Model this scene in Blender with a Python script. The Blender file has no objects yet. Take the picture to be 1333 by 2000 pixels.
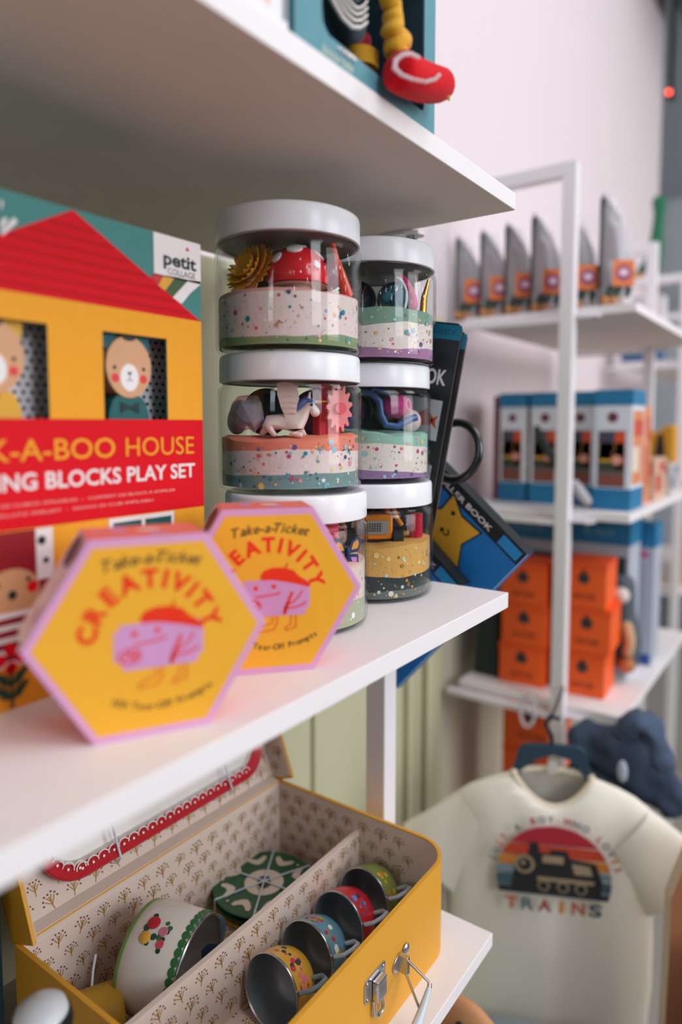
import bpy, bmesh, math, random
from mathutils import Vector, Matrix, noise
from mathutils.geometry import tessellate_polygon
random.seed(7)
PI = math.pi
SC = bpy.context.scene
COL = SC.collection

# ------------------------------------------------------------------ camera, world, lights, exposure
# origin = camera position (1.30 m above the shop floor); Y runs along the wall, X out into the aisle
cam_d = bpy.data.cameras.new('camera')
cam_d.sensor_fit = 'VERTICAL'; cam_d.sensor_height = 36.0; cam_d.sensor_width = 24.0
cam_d.lens = 1345 / 2000 * 36
cam_d.shift_y = -0.034
cam_d.clip_start = 0.01; cam_d.clip_end = 60
cam_d.dof.use_dof = True
cam_d.dof.focus_distance = 0.49
cam_d.dof.aperture_fstop = 2.7
cam = bpy.data.objects.new('camera', cam_d); COL.objects.link(cam)
cam.rotation_euler = (math.radians(90 - 4.37), 0, math.radians(35.7))
SC.camera = cam
SC.view_settings.view_transform = 'Standard'; SC.view_settings.look = 'None'
SC.view_settings.gamma = 1; SC.view_settings.use_curve_mapping = False
SC.view_settings.exposure = -0.12
SC.cycles.use_denoising = True
SC.cycles.max_bounces = 10; SC.cycles.transparent_max_bounces = 24; SC.cycles.diffuse_bounces = 4
SC.cycles.sample_clamp_indirect = 4.0
SC.cycles.caustics_reflective = False; SC.cycles.caustics_refractive = False

wd = bpy.data.worlds.new('world'); SC.world = wd; wd.use_nodes = True
wb = wd.node_tree.nodes['Background']
wb.inputs[0].default_value = (0.52, 0.60, 0.66, 1); wb.inputs[1].default_value = 0.15

def area(name, loc, target, sx, sy, power, color):
    d = bpy.data.lights.new(name, 'AREA'); d.shape = 'RECTANGLE'; d.size = sx; d.size_y = sy
    d.energy = power; d.color = color
    o = bpy.data.objects.new(name, d); COL.objects.link(o); o.location = loc
    o.rotation_euler = (Vector(target) - Vector(loc)).to_track_quat('-Z', 'Y').to_euler()
    return o
WARM = (1.0, 0.955, 0.965); DAY = (0.88, 0.95, 1.0); NEUT = (1.0, 0.975, 0.975)
area('ceiling_light_panel', (0.85, 0.45, 1.65), (0.45, 0.5, 0), 0.7, 1.6, 19, WARM)
area('ceiling_light_panel', (0.75, 1.75, 1.65), (-0.1, 1.6, 0), 0.7, 1.2, 16, WARM)
area('ceiling_light_panel', (1.2, 4.6, 1.65), (0.2, 5.6, 0.3), 0.8, 1.2, 75, NEUT)
area('shop_window_daylight', (2.6, -0.02, 0.98), (-0.3, 0.45, 0.0), 0.8, 1.3, 31, DAY)
area('shop_window_daylight', (2.6, 1.55, 0.45), (-0.3, 0.8, -0.1), 1.2, 1.5, 38, NEUT)
area('shop_window_daylight', (0.25, -2.1, 0.78), (-0.3, 0.37, 0.08), 0.34, 0.9, 7.5, DAY)
def spot_bulb(loc, power):
    d = bpy.data.lights.new('track_lamp', 'POINT'); d.energy = power; d.color = WARM; d.shadow_soft_size = 0.026
    o = bpy.data.objects.new('track_lamp', d); COL.objects.link(o); o.location = loc
for i in range(11):
    a = math.radians(-42 + 10 * i)
    spot_bulb((-0.3 + 2.3 * math.cos(a), 0.37 + 2.3 * math.sin(a), (0.62, 0.80, 0.70)[i % 3]), 0.8)

# ------------------------------------------------------------------ helpers
def lin(c): return c / 12.92 if c <= 0.04045 else ((c + 0.055) / 1.055) ** 2.4
def rgb(h):
    h = h.lstrip('#'); return tuple(lin(int(h[i:i + 2], 16) / 255) for i in (0, 2, 4))
MATS = {}
def mat(hexc, rough=0.55, metal=0.0, vary=0.05, scale=60, spec=0.35, bump=0.0, sheen=0.0, emit=0.0, coat=0.0, trans=0.0):
    key = (hexc, rough, metal, vary, scale, spec, bump, sheen, emit, coat, trans)
    if key in MATS: return MATS[key]
    m = bpy.data.materials.new('m_' + hexc.strip('#')); m.use_nodes = True
    nt = m.node_tree; b = nt.nodes['Principled BSDF']
    c = rgb(hexc)
    b.inputs['Base Color'].default_value = (*c, 1)
    b.inputs['Roughness'].default_value = rough; b.inputs['Metallic'].default_value = metal
    b.inputs['Specular IOR Level'].default_value = spec
    b.inputs['Sheen Weight'].default_value = sheen; b.inputs['Coat Weight'].default_value = coat
    b.inputs['Transmission Weight'].default_value = trans
    if emit: b.inputs['Emission Color'].default_value = (*c, 1); b.inputs['Emission Strength'].default_value = emit
    tc = nt.nodes.new('ShaderNodeTexCoord'); nz = nt.nodes.new('ShaderNodeTexNoise')
    nz.inputs['Scale'].default_value = scale; nz.inputs['Detail'].default_value = 4
    nt.links.new(tc.outputs['Object'], nz.inputs['Vector'])
    mx = nt.nodes.new('ShaderNodeMix'); mx.data_type = 'RGBA'
    mx.inputs['A'].default_value = (*[min(1, x * (1 - vary)) for x in c], 1)
    mx.inputs['B'].default_value = (*[min(1, x * (1 + vary)) for x in c], 1)
    nt.links.new(nz.outputs['Fac'], mx.inputs['Factor']); nt.links.new(mx.outputs['Result'], b.inputs['Base Color'])
    if bump:
        bp = nt.nodes.new('ShaderNodeBump'); bp.inputs['Strength'].default_value = bump; bp.inputs['Distance'].default_value = 0.001
        nt.links.new(nz.outputs['Fac'], bp.inputs['Height']); nt.links.new(bp.outputs['Normal'], b.inputs['Normal'])
    MATS[key] = m; return m

def clear_mat(name, tint=(1, 1, 1), rough=0.02, gloss=1.0, haze=0.0):
    """thin clear plastic: see-through, mirror-like at grazing angles"""
    m = bpy.data.materials.new(name); m.use_nodes = True; nt = m.node_tree
    for n in list(nt.nodes): nt.nodes.remove(n)
    out = nt.nodes.new('ShaderNodeOutputMaterial'); tr = nt.nodes.new('ShaderNodeBsdfTransparent'); tr.inputs[0].default_value = (*tint, 1)
    gl = nt.nodes.new('ShaderNodeBsdfGlossy'); gl.inputs['Roughness'].default_value = rough
    fr = nt.nodes.new('ShaderNodeLayerWeight'); fr.inputs['Blend'].default_value = 0.5
    pw = nt.nodes.new('ShaderNodeMath'); pw.operation = 'POWER'; pw.inputs[1].default_value = 4.5
    mu = nt.nodes.new('ShaderNodeMath'); mu.operation = 'MULTIPLY_ADD'; mu.inputs[1].default_value = 0.75; mu.inputs[2].default_value = 0.022 * gloss; mu.use_clamp = True
    mx = nt.nodes.new('ShaderNodeMixShader')
    nt.links.new(fr.outputs['Facing'], pw.inputs[0]); nt.links.new(pw.outputs[0], mu.inputs[0]); nt.links.new(mu.outputs[0], mx.inputs[0])
    nt.links.new(tr.outputs[0], mx.inputs[1]); nt.links.new(gl.outputs[0], mx.inputs[2])
    last = mx
    if haze:
        df = nt.nodes.new('ShaderNodeBsdfDiffuse'); df.inputs[0].default_value = (0.9, 0.88, 0.9, 1)
        m2 = nt.nodes.new('ShaderNodeMixShader'); m2.inputs[0].default_value = haze
        nt.links.new(mx.outputs[0], m2.inputs[1]); nt.links.new(df.outputs[0], m2.inputs[2]); last = m2
    nt.links.new(last.outputs[0], out.inputs[0]); return m

class MB:
    """collects geometry with several materials; build() links it as ONE mesh object"""
    def __init__(s): s.v = []; s.f = []; s.mi = []; s.ms = []; s.M = Matrix.Identity(4)
    def _m(s, m):
        if m not in s.ms: s.ms.append(m)
        return s.ms.index(m)
    def add(s, verts, faces, m):
        b = len(s.v); k = s._m(m)
        s.v += [s.M @ Vector(p) for p in verts]
        for f in faces: s.f.append([b + i for i in f]); s.mi.append(k)
        return s
    def box(s, x0, x1, y0, y1, z0, z1, m):
        v = [(x, y, z) for z in (z0, z1) for x, y in ((x0, y0), (x1, y0), (x1, y1), (x0, y1))]
        return s.add(v, [(3, 2, 1, 0), (4, 5, 6, 7), (0, 1, 5, 4), (1, 2, 6, 5), (2, 3, 7, 6), (3, 0, 4, 7)], m)
    def prism(s, poly, O, U, V, N, d, m, m_side=None):
        """solid of a 2D outline: front at O, depth d backwards along -N"""
        O, U, V, N = map(Vector, (O, U, V, N)); n = len(poly)
        a = [O + U * p[0] + V * p[1] for p in poly]; b = [p - N * d for p in a]
        tri = tessellate_polygon([[Vector((p[0], p[1], 0)) for p in poly]])
        ar = sum(poly[i][0] * poly[(i + 1) % n][1] - poly[(i + 1) % n][0] * poly[i][1] for i in range(n))
        def fix(t):
            q = [poly[i] for i in t]; c = (q[1][0]-q[0][0])*(q[2][1]-q[0][1])-(q[1][1]-q[0][1])*(q[2][0]-q[0][0])
            return tuple(t) if c > 0 else tuple(reversed(t))
        tri = [fix(t) for t in tri]
        s.add(a, tri, m); s.add(b, [tuple(reversed(t)) for t in tri], m_side or m)
        q = []
        for i in range(n):
            j = (i + 1) % n
            q.append((i, n + i, n + j, j) if ar > 0 else (i, j, n + j, n + i))
        return s.add(a + b, q, m_side or m)
    def lathe(s, prof, m, n=48, C=(0, 0, 0), axis=(0, 0, 1), wob=None):
        q = Vector((0, 0, 1)).rotation_difference(Vector(axis).normalized()); C = Vector(C)
        v = []
        for r, z in prof:
            for k in range(n):
                t = 2 * PI * k / n
                v.append(C + q @ Vector((r * math.cos(t), r * math.sin(t), z + (wob(t, r) if wob else 0))))
        f = []
        for i in range(len(prof) - 1):
            for k in range(n):
                k2 = (k + 1) % n
                f.append((i * n + k, i * n + k2, (i + 1) * n + k2, (i + 1) * n + k))
        return s.add(v, f, m)
    def cyl(s, a, b, r, m, r2=None, n=24):
        a, b = Vector(a), Vector(b); L = (b - a).length; r2 = r if r2 is None else r2
        return s.lathe([(0, 0), (r, 0), (r2, L), (0, L)], m, n, a, b - a)
    def ball(s, c, r, m, n=24, sx=1, sy=1, sz=1):
        v = []; h = n // 2
        for i in range(h + 1):
            for k in range(n):
                a = PI * i / h; t = 2 * PI * k / n
                v.append((c[0] + r * sx * math.sin(a) * math.cos(t), c[1] + r * sy * math.sin(a) * math.sin(t), c[2] - r * sz * math.cos(a)))
        f = [(i * n + k, i * n + (k + 1) % n, (i + 1) * n + (k + 1) % n, (i + 1) * n + k) for i in range(h) for k in range(n)]
        return s.add(v, f, m)
    def tube(s, pts, r, m, n=10, closed=False):
        P = [Vector(p) for p in pts]; v = []; L = len(P); R = r if isinstance(r, (list, tuple)) else [r] * L
        up = Vector((0, 0, 1))
        for i, p in enumerate(P):
            t = (P[(i + 1) % L] - P[i - 1]) if closed else (P[min(i + 1, L - 1)] - P[max(i - 1, 0)])
            t = t.normalized()
            if abs(t.dot(up)) > 0.98: up = Vector((1, 0, 0)) if abs(t.x) < .9 else Vector((0, 1, 0))
            a = t.cross(up).normalized(); b = a.cross(t); up = b
            for k in range(n): 
                w = 2 * PI * k / n; v.append(p + a * math.cos(w) * R[i] + b * math.sin(w) * R[i])
        f = [(i * n + k, ((i + 1) % L) * n + k, ((i + 1) % L) * n + (k + 1) % n, i * n + (k + 1) % n) for i in range(L if closed else L - 1) for k in range(n)]
        if not closed: f += [tuple(range(n)), tuple(range((L - 1) * n + n - 1, (L - 1) * n - 1, -1))]
        return s.add(v, f, m)
    def build(s, name, parent=None, smooth=True, ang=35, bevel=0):
        me = bpy.data.meshes.new(name); me.from_pydata([tuple(p) for p in s.v], [], s.f)
        for m in s.ms: me.materials.append(m)
        me.polygons.foreach_set('material_index', s.mi); me.update()
        bm = bmesh.new(); bm.from_mesh(me)
        bmesh.ops.remove_doubles(bm, verts=bm.verts, dist=1e-6)
        bm.to_mesh(me); bm.free()
        o = bpy.data.objects.new(name, me); COL.objects.link(o)
        if smooth:
            me.polygons.foreach_set('use_smooth', [True] * len(me.polygons)); me.set_sharp_from_angle(angle=math.radians(ang))
        if bevel:
            b = o.modifiers.new('bevel', 'BEVEL'); b.width = bevel; b.segments = 2; b.limit_method = 'ANGLE'
        if parent: o.parent = parent
        return o

def tag(o, label, cat, group=None, kind=None):
    o['label'] = label; o['category'] = cat
    if group: o['group'] = group
    if kind: o['kind'] = kind
    return o
def thing(name, label, cat, loc=(0, 0, 0), rz=0, group=None, rot=None):
    o = bpy.data.objects.new(name, None); COL.objects.link(o); o.empty_display_size = 0.02
    o.location = loc; o.rotation_euler = rot or (0, 0, rz)
    return tag(o, label, cat, group)
def struct(o): o['kind'] = 'structure'; return o

def text_shape(s, shear=0.0, bold=0.0):
    cu = bpy.data.curves.new('t', 'FONT'); cu.body = s; cu.size = 1; cu.shear = shear; cu.offset = bold; cu.fill_mode = 'FRONT'; cu.resolution_u = 3
    o = bpy.data.objects.new('t', cu); COL.objects.link(o)
    me = bpy.data.meshes.new_from_object(o.evaluated_get(bpy.context.evaluated_depsgraph_get()))
    v = [(p.co.x, p.co.y) for p in me.vertices]; f = [tuple(p.vertices) for p in me.polygons]
    bpy.data.objects.remove(o); bpy.data.curves.remove(cu); bpy.data.meshes.remove(me)
    return v, f
class Art:
    """flat printing on a plane O + U x + V y; later layers lie a hair above earlier ones"""
    def __init__(s, O, U, V, lift=0.00012):
        s.O, s.U, s.V = Vector(O), Vector(U).normalized(), Vector(V).normalized(); s.N = s.U.cross(s.V); s.mb = MB(); s.k = 1; s.lift = lift
    def pt(s, x, y): return s.O + s.U * x + s.V * y + s.N * s.k * s.lift
    def up(s): s.k += 1; return s
    def poly(s, pts, m):
        tri = tessellate_polygon([[Vector((p[0], p[1], 0)) for p in pts]]); fx = []
        for t in tri:
            q = [pts[i] for i in t]; c = (q[1][0]-q[0][0])*(q[2][1]-q[0][1])-(q[1][1]-q[0][1])*(q[2][0]-q[0][0])
            fx.append(tuple(t) if c > 0 else tuple(reversed(t)))
        s.mb.add([s.pt(*p) for p in pts], fx, m); return s
    def rect(s, x0, x1, y0, y1, m): return s.poly([(x0, y0), (x1, y0), (x1, y1), (x0, y1)], m)
    def disc(s, x, y, r, m, ry=None, n=20): return s.poly([(x + r * math.cos(2*PI*k/n), y + (ry or r) * math.sin(2*PI*k/n)) for k in range(n)], m)
    def line(s, pts, w, m):
        for a, b in zip(pts, pts[1:]):
            dx, dy = b[0]-a[0], b[1]-a[1]; L = math.hypot(dx, dy) or 1e-9; nx, ny = -dy/L*w/2, dx/L*w/2; ex, ey = dx/L*w*.25, dy/L*w*.25
            s.poly([(a[0]+nx-ex, a[1]+ny-ey), (a[0]-nx-ex, a[1]-ny-ey), (b[0]-nx+ex, b[1]-ny+ey), (b[0]+nx+ex, b[1]+ny+ey)], m)
        return s
    def text(s, t, x, y, cap, m, width=None, align='L', shear=0, bold=0.0, rot=0):
        v, f = text_shape(t, shear, bold)
        if not v: return s
        x0 = min(p[0] for p in v); x1 = max(p[0] for p in v); sy = cap / 0.70
        sx = width / (x1 - x0) if width else sy
        off = {'L': 0, 'R': -(x1 - x0), 'C': -(x1 - x0) / 2}[align]
        c, n = math.cos(rot), math.sin(rot); P = []
        for p in v:
            a, b = (p[0] - x0 + off) * sx, p[1] * sy
            P.append(s.pt(x + a * c - b * n, y + a * n + b * c))
        s.mb.add(P, f, m); return s
    def arc_text(s, t, cx, cy, r, a0, a1, cap, m, inside=False, weights=None, **k):
        w = [({'I': .45, '-': .6, ' ': .6, 'i': .5, 'f': .6, 'r': .7, 't': .7, '1': .6}.get(ch, 1)) for ch in t]; tot = sum(w); acc = 0
        for ch, wi in zip(t, w):
            a = a0 + (a1 - a0) * (acc + wi / 2) / tot; acc += wi
            if ch == ' ': continue
            rot = a + PI / 2 if inside else a - PI / 2
            s.text(ch, cx + r * math.cos(a), cy + r * math.sin(a), cap, m, align='C', rot=rot, **k)
        return s
    def build(s, name, parent): return s.mb.build(name, parent, smooth=False)

def skin_mesh(name, pts, edges, radii, m, parent=None, levels=2):
    me = bpy.data.meshes.new(name); me.from_pydata(pts, edges, []); o = bpy.data.objects.new(name, me); COL.objects.link(o)
    md = o.modifiers.new('skin', 'SKIN'); md.use_smooth_shade = True
    for i, r in enumerate(radii):
        sv = me.skin_vertices[0].data[i]; sv.radius = (r, r) if not isinstance(r, tuple) else r
    me.skin_vertices[0].data[0].use_root = True
    sb = o.modifiers.new('sub', 'SUBSURF'); sb.levels = levels; sb.render_levels = levels
    new = bpy.data.meshes.new_from_object(o.evaluated_get(bpy.context.evaluated_depsgraph_get()))
    bpy.data.objects.remove(o); bpy.data.meshes.remove(me)
    o = bpy.data.objects.new(name, new); COL.objects.link(o); new.materials.clear(); new.materials.append(m)
    new.polygons.foreach_set('use_smooth', [True] * len(new.polygons))
    if parent: o.parent = parent
    return o
def chain(n): return [(i, i + 1) for i in range(n - 1)]
def dup(root, loc, rz, label):
    r = root.copy(); COL.objects.link(r); r.location = loc; r.rotation_euler = (0, 0, rz); r['label'] = label
    for ch in list(root.children):
        c = ch.copy(); COL.objects.link(c); c.parent = r
        for g in ch.children:
            d = g.copy(); COL.objects.link(d); d.parent = c
    return r

# measured points of the photo carried onto real planes (used for printed outlines only)
_p, _a = math.radians(4.37), math.radians(35.7)
FW = Vector((-math.sin(_a)*math.cos(_p), math.cos(_a)*math.cos(_p), -math.sin(_p))); RT = Vector((math.cos(_a), math.sin(_a), 0)); UP = RT.cross(FW)
def ray(x, y): return FW + RT * ((x - 666.5) / 1345) - UP * ((y - 932) / 1345)
def on(i, x, y, val): r = ray(x, y); return r * (val / r[i])

# ------------------------------------------------------------------ materials used widely
WHITE = mat('#f2ecec', 0.45, vary=0.02, scale=25, spec=0.3)
UNDER_SHADE = mat('#dad0c8', 0.6, vary=0.04, scale=30, spec=0.2)  # white boards seen from below, their shade put into the colour
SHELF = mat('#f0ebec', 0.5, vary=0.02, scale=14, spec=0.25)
METAL_W = mat('#eeeaee', 0.4, vary=0.015, spec=0.4)
STEEL = mat('#c9cbd0', 0.22, metal=1.0, vary=0.03)
BLACK = mat('#17191b', 0.5, vary=0.1)

# ------------------------------------------------------------------ the shop itself
def plane_box(name, *b, m): return struct(MB().box(*b, m).build(name, smooth=False))
PINK = mat('#e6d9dd', 0.8, vary=0.012, scale=6)
SAGE = mat('#c0be9f', 0.6, vary=0.03, scale=9)
plane_box('floor', -0.7, 3.6, -2.2, 6.1, -1.34, -1.30, m=mat('#9b958f', 0.5, vary=0.1, scale=5))
plane_box('wall_left', -0.70, -0.56, -2.2, 2.75, -1.30, 1.75, m=PINK)
plane_box('wall_far', -2.6, 3.6, 6.0, 6.1, -1.30, 1.75, m=mat('#c6cbd2', 0.8))
plane_box('ceiling', -2.6, 3.6, -2.2, 6.1, 1.75, 1.80, m=mat('#c4c9cf', 0.8))
# sage panelling below the pink wall, up to shelf height, with stile mouldings
t = MB().box(-0.56, -0.53, -1.2, 1.03, -1.30, 0.172, SAGE)
t = struct(t.build('trim_1', smooth=False, bevel=0.001))
mo = MB()
for y0, y1, dx in ((0.905, 0.925, 0.010), (0.935, 0.950, 0.006), (0.962, 0.980, 0.012), (0.60, 0.64, 0.006), (0.672, 0.70, 0.006), (0.20, 0.23, 0.006)):
    mo.box(-0.53, -0.53 + dx, y0, y1, -1.25, 0.165, SAGE)
o = mo.build('stile_moulding', t, smooth=False, bevel=0.002)
plane_box('wall_shade', -0.56, -0.548, 1.03, 2.75, -1.30, -0.22, m=mat('#b7b39f', 0.7, vary=0.04, scale=9))  # added grey-green panel: shade on the lower pink wall put into colour

# ------------------------------------------------------------------ the two white shelving units (tube frames, laminated boards)
def shelving(name, label, y0, y1, boards, posts, top, foot=-1.30):
    t = thing(name, label, 'shelving unit', (-0.36, (y0 + y1) / 2, foot)); inv = Vector(t.location)
    def P(mb, nm, **k):
        mb.M = Matrix.Identity(4); mb.v = [v - inv for v in mb.v]; return mb.build(nm, t, **k)
    for xf, zt, th in boards:
        xb = -0.50 if y0 < 0.5 else -0.52
        o = P(MB().box(xb, xf, y0, y1, zt - th, zt, SHELF), 'shelf', smooth=False, bevel=0.0006)
        o.data.materials.append(UNDER_SHADE)
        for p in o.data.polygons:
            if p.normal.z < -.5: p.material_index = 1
    for py in posts:
        P(MB().box(-0.351, -0.330, py, py + 0.021, foot, top, METAL_W), 'upright', smooth=False, bevel=0.0012)
        P(MB().box(-0.545, -0.3511, py, py + 0.021, top - 0.021, top, METAL_W), 'top_rail', smooth=False, bevel=0.0012)
        for xf, zt, th in boards:
            b = P(MB().box(-0.5345, -0.3512, py + 0.002, py + 0.019, zt - th - 0.009, zt - th - 0.0005, METAL_W), 'bracket', smooth=False, bevel=0.0008)
            d = -1 if py > y1 - 0.01 else 1
            yy = py + (0.0 if d < 0 else 0.021)
            lug = MB().prism([(0, -0.011), (0.024, -0.011), (0.034, -0.005), (0.036, 0.002), (0.032, 0.009), (0.022, 0.011), (0, 0.011)],
                             (-0.330, yy, zt - th - 0.0004), (1, 0, 0), (0, 1, 0), (0, 0, 1), 0.003, METAL_W)
            lug = P(lug, 'mounting_lug', smooth=False)
            s = MB().cyl((-0.305, yy, zt - th - 0.0034), (-0.305, yy, zt - th - 0.0064), 0.0055, STEEL, 0.0045, n=20)
            s.box(-0.3085, -0.3015, yy - 0.0007, yy + 0.0007, zt - th - 0.0068, zt - th - 0.0063, BLACK)
            s.v = [v - inv for v in s.v]; so = s.build('screw', lug)
    return t
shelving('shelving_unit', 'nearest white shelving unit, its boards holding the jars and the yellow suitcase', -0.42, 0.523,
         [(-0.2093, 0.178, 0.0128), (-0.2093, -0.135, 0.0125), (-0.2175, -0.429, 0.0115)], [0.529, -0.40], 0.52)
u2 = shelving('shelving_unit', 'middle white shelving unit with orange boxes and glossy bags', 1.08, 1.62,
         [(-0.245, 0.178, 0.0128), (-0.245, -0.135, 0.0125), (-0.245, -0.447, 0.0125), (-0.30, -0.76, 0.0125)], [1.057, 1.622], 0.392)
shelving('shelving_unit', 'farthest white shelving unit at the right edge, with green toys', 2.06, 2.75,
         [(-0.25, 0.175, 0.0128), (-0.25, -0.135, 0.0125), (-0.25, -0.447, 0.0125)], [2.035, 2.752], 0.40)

# ------------------------------------------------------------------ sensory dough jars
CLEAR = clear_mat('clear_plastic', (0.97, 0.98, 0.98), 0.015, 0.9)
LIDM = mat('#f1f1f6', 0.22, vary=0.01, spec=0.3)
LID_DARK = mat('#6e6468', 0.5, vary=.1)  # added dark disc so the white lid's underside does not look lit
R0 = 0.0497
GLIT = ['#7d5a9a', '#f2a3b8', '#ffffff', '#f3d27a', '#5aa7b8', '#e05a6a', '#57507e', '#9fd4d6', '#f6c9b4', '#c94f8a', '#e8e4f0', '#2f8f9a', '#c98a52']
def make_jar(label, C, z0, seed, layers, glit=GLIT, nglit=120, stars=0):
    rng = random.Random(seed)
    th = math.atan2(-C[0], C[1])
    t = thing('dough_jar', label, 'jar', (C[0], C[1], z0), th, 'clear jars of layered play dough')
    prof = [(0.0, 0.0006), (0.040, 0.0006), (0.0455, 0.0), (0.0480, 0.0012), (0.0494, 0.0040), (R0, 0.008), (R0, 0.0655), (0.0492, 0.0685), (0.0470, 0.0705), (0.0462, 0.0722)]
    inner = [(0.0450, 0.0722), (0.0460, 0.0700), (0.0480, 0.0670), (0.0484, 0.064), (0.0484, 0.009), (0.0475, 0.005), (0.0455, 0.0034), (0.0, 0.0034)]
    MB().lathe(prof + inner, CLEAR, 64).build('jar_body', t, ang=80)
    lid = [(0, 0.0898), (0.0440, 0.0898), (0.0464, 0.0904), (0.0478, 0.0898), (0.0484, 0.0880), (0.0486, 0.0740), (0.0484, 0.0728), (0.0470, 0.0724)]
    MB().lathe([(r, z) for r, z in reversed(lid)], LIDM, 72).lathe([(0, .0732), (.0468, .0732), (.0470, .0724)], LID_DARK, 72).build('lid', t, ang=50)
    RD = 0.0472; fns = []
    def hfun(h, amp, slope, ph):
        return lambda a: h + slope * math.cos(a) + amp * (math.sin(2 * a + ph) + .6 * math.sin(3 * a + 2.1 * ph) + .35 * math.sin(7 * a + ph) + .2 * math.sin(13 * a + 3 * ph))
    low = lambda a: 0.0036
    for i, (colr, h, amp, slope) in enumerate(layers):
        hi = hfun(h, amp, slope, seed * 1.7 + i * 2.3); n = 96; mb = MB()
        m = mat(colr, 0.75, vary=0.10, scale=420, spec=0.25, bump=0.25)
        v = []
        for k in range(n):
            a = 2 * PI * k / n; v.append((RD * math.cos(a), RD * math.sin(a), low(a)))
        for k in range(n):
            a = 2 * PI * k / n; v.append((RD * math.cos(a), RD * math.sin(a), hi(a)))
        f = [(k, (k + 1) % n, n + (k + 1) % n, n + k) for k in range(n)]
        mb.add(v, f, m)
        # top surface (lumpy on the uppermost layer)
        rings = [1, .92, .75, .55, .3]; tv = []; last = (i == len(layers) - 1)
        for q in rings:
            for k in range(n):
                a = 2 * PI * k / n; z = hi(a) * q + h * (1 - q)
                if last and q < 1: z += 0.0012 + 0.0016 * noise.noise(Vector((q * math.cos(a) * 4 + seed, q * math.sin(a) * 4, 0)))
                tv.append((RD * q * math.cos(a), RD * q * math.sin(a), z))
        tv.append((0, 0, h + (0.001 if last else 0)))
        tf = [(r * n + k, r * n + (k + 1) % n, (r + 1) * n + (k + 1) % n, (r + 1) * n + k) for r in range(len(rings) - 1) for k in range(n)]
        tf += [(4 * n + k, 4 * n + (k + 1) % n, 5 * n) for k in range(n)]
        mb.add(tv, tf, m)
        o = mb.build('dough_layer', t, ang=60); o['label'] = 'dough layer, counted %s' % ['at the jar bottom', 'second from the bottom', 'third from the bottom', 'fourth from the bottom'][i]
        fns.append((low, hi)); low = hi
    g = MB()
    for k in range(nglit):
        a = rng.uniform(0, 2 * PI); top = fns[-1][1](a) - 0.002; z = rng.uniform(0.005, top)
        r = rng.choice([.0003, .0003, .0004, .0004, .0005, .0006, .0008, .0010, .0012, .0015]); m = mat(rng.choice(glit), 0.25, vary=0.02, spec=0.6)
        big = rng.random() < .06
        if big: r = rng.uniform(.0018, .0024)
        star = stars and rng.random() < stars and r > .001
        c = Vector(((RD + .00025) * math.cos(a), (RD + .00025) * math.sin(a), z)); u = Vector((-math.sin(a), math.cos(a), 0)); w = Vector((0, 0, 1)); ro = rng.uniform(0, PI)
        n = 10 if star else 6
        pts = []
        for j in range(n):
            q = ro + 2 * PI * j / n; rr = r * (1.35 if j % 2 == 0 else .6) if star else r
            pts.append(c + u * rr * math.cos(q) + w * rr * math.sin(q))
        g.add([c + Vector((math.cos(a), math.sin(a), 0)) * 1e-5] + pts, [(0, 1 + j, 1 + (j + 1) % n) for j in range(n)], m)
    o = g.build('confetti', t, smooth=False); o['kind'] = 'stuff'
    return t, th
def local(C, z0, th, x, y, z):
    """jar frame (x to the right, y away from the aisle, z up from the jar's base) to the shop"""
    return Vector((C[0] + x * math.cos(th) - y * math.sin(th), C[1] + x * math.sin(th) + y * math.cos(th), z0 + z))
Z1, Z2, Z3 = -0.135, -0.0444, 0.0464
JC = {'a3': (-0.3004, 0.3653), 'a2': (-0.3096, 0.3704), 'a1': (-0.3075, 0.3669), 'b3': (-0.3048, 0.4670), 'b2': (-0.3099, 0.4709), 'b1': (-0.3040, 0.4668)}
jars = {}
jars['a1'] = make_jar('clear white-lidded jar topping the taller nearer stack, red spotted mushroom inside', JC['a1'], Z3, 1, [('#8f9f72', 0.0095, .0008, .0008), ('#f3dbd6', 0.0355, .0007, 0.0), ('#e8a9a0', 0.0372, .0006, 0)], nglit=420)
jars['a2'] = make_jar('clear jar in the middle of the nearer stack, white unicorn on coral dough', JC['a2'], Z2, 2, [('#7f9c9b', 0.0125, .0005, .0006), ('#f6e0db', 0.0275, .0010, .0008), ('#ff8f76', 0.0350, .0012, .0010)], nglit=460, stars=.5)
jars['a3'] = make_jar('clear jar under the nearer stack, half hidden by the hexagon boxes', JC['a3'], Z1, 3, [('#b3b898', 0.0190, .0008, .0008), ('#eed9cf', 0.0400, .0010, .001), ('#f0c7b6', 0.0430, .0008, 0)], glit=['#ffffff', '#f3ece4', '#c8c0d8', '#f2a3b8'], nglit=330)
jars['b1'] = make_jar('clear jar topping the farther stack, blue horse head inside', JC['b1'], Z3 - .0005, 4, [('#b07fa8', 0.0110, .0010, .0012), ('#f3e4dd', 0.0270, .0014, .0030), ('#84a593', 0.0385, .0008, .0008)], nglit=420)
jars['b2'] = make_jar('clear jar in the middle of the farther stack, pink barrel on mint dough', JC['b2'], Z2, 5, [('#9d7aa6', 0.0105, .0006, -.0045), ('#eee2d8', 0.0300, .0008, -.0035), ('#9cc5b4', 0.0385, .0010, -.0030)], nglit=330)
jars['b3'] = make_jar('clear jar under the farther stack, orange toy tractor on ochre sand', JC['b3'], Z1, 6, [('#6d716e', 0.0090, .0006, .0005), ('#2b3636', 0.0205, .0010, .0010), ('#dfa95c', 0.0420, .0010, .0020)], glit=['#e9b35e', '#d99a48', '#f4d890', '#f1e6d0', '#8a6a34', '#c7dcd2'], nglit=460)

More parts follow.
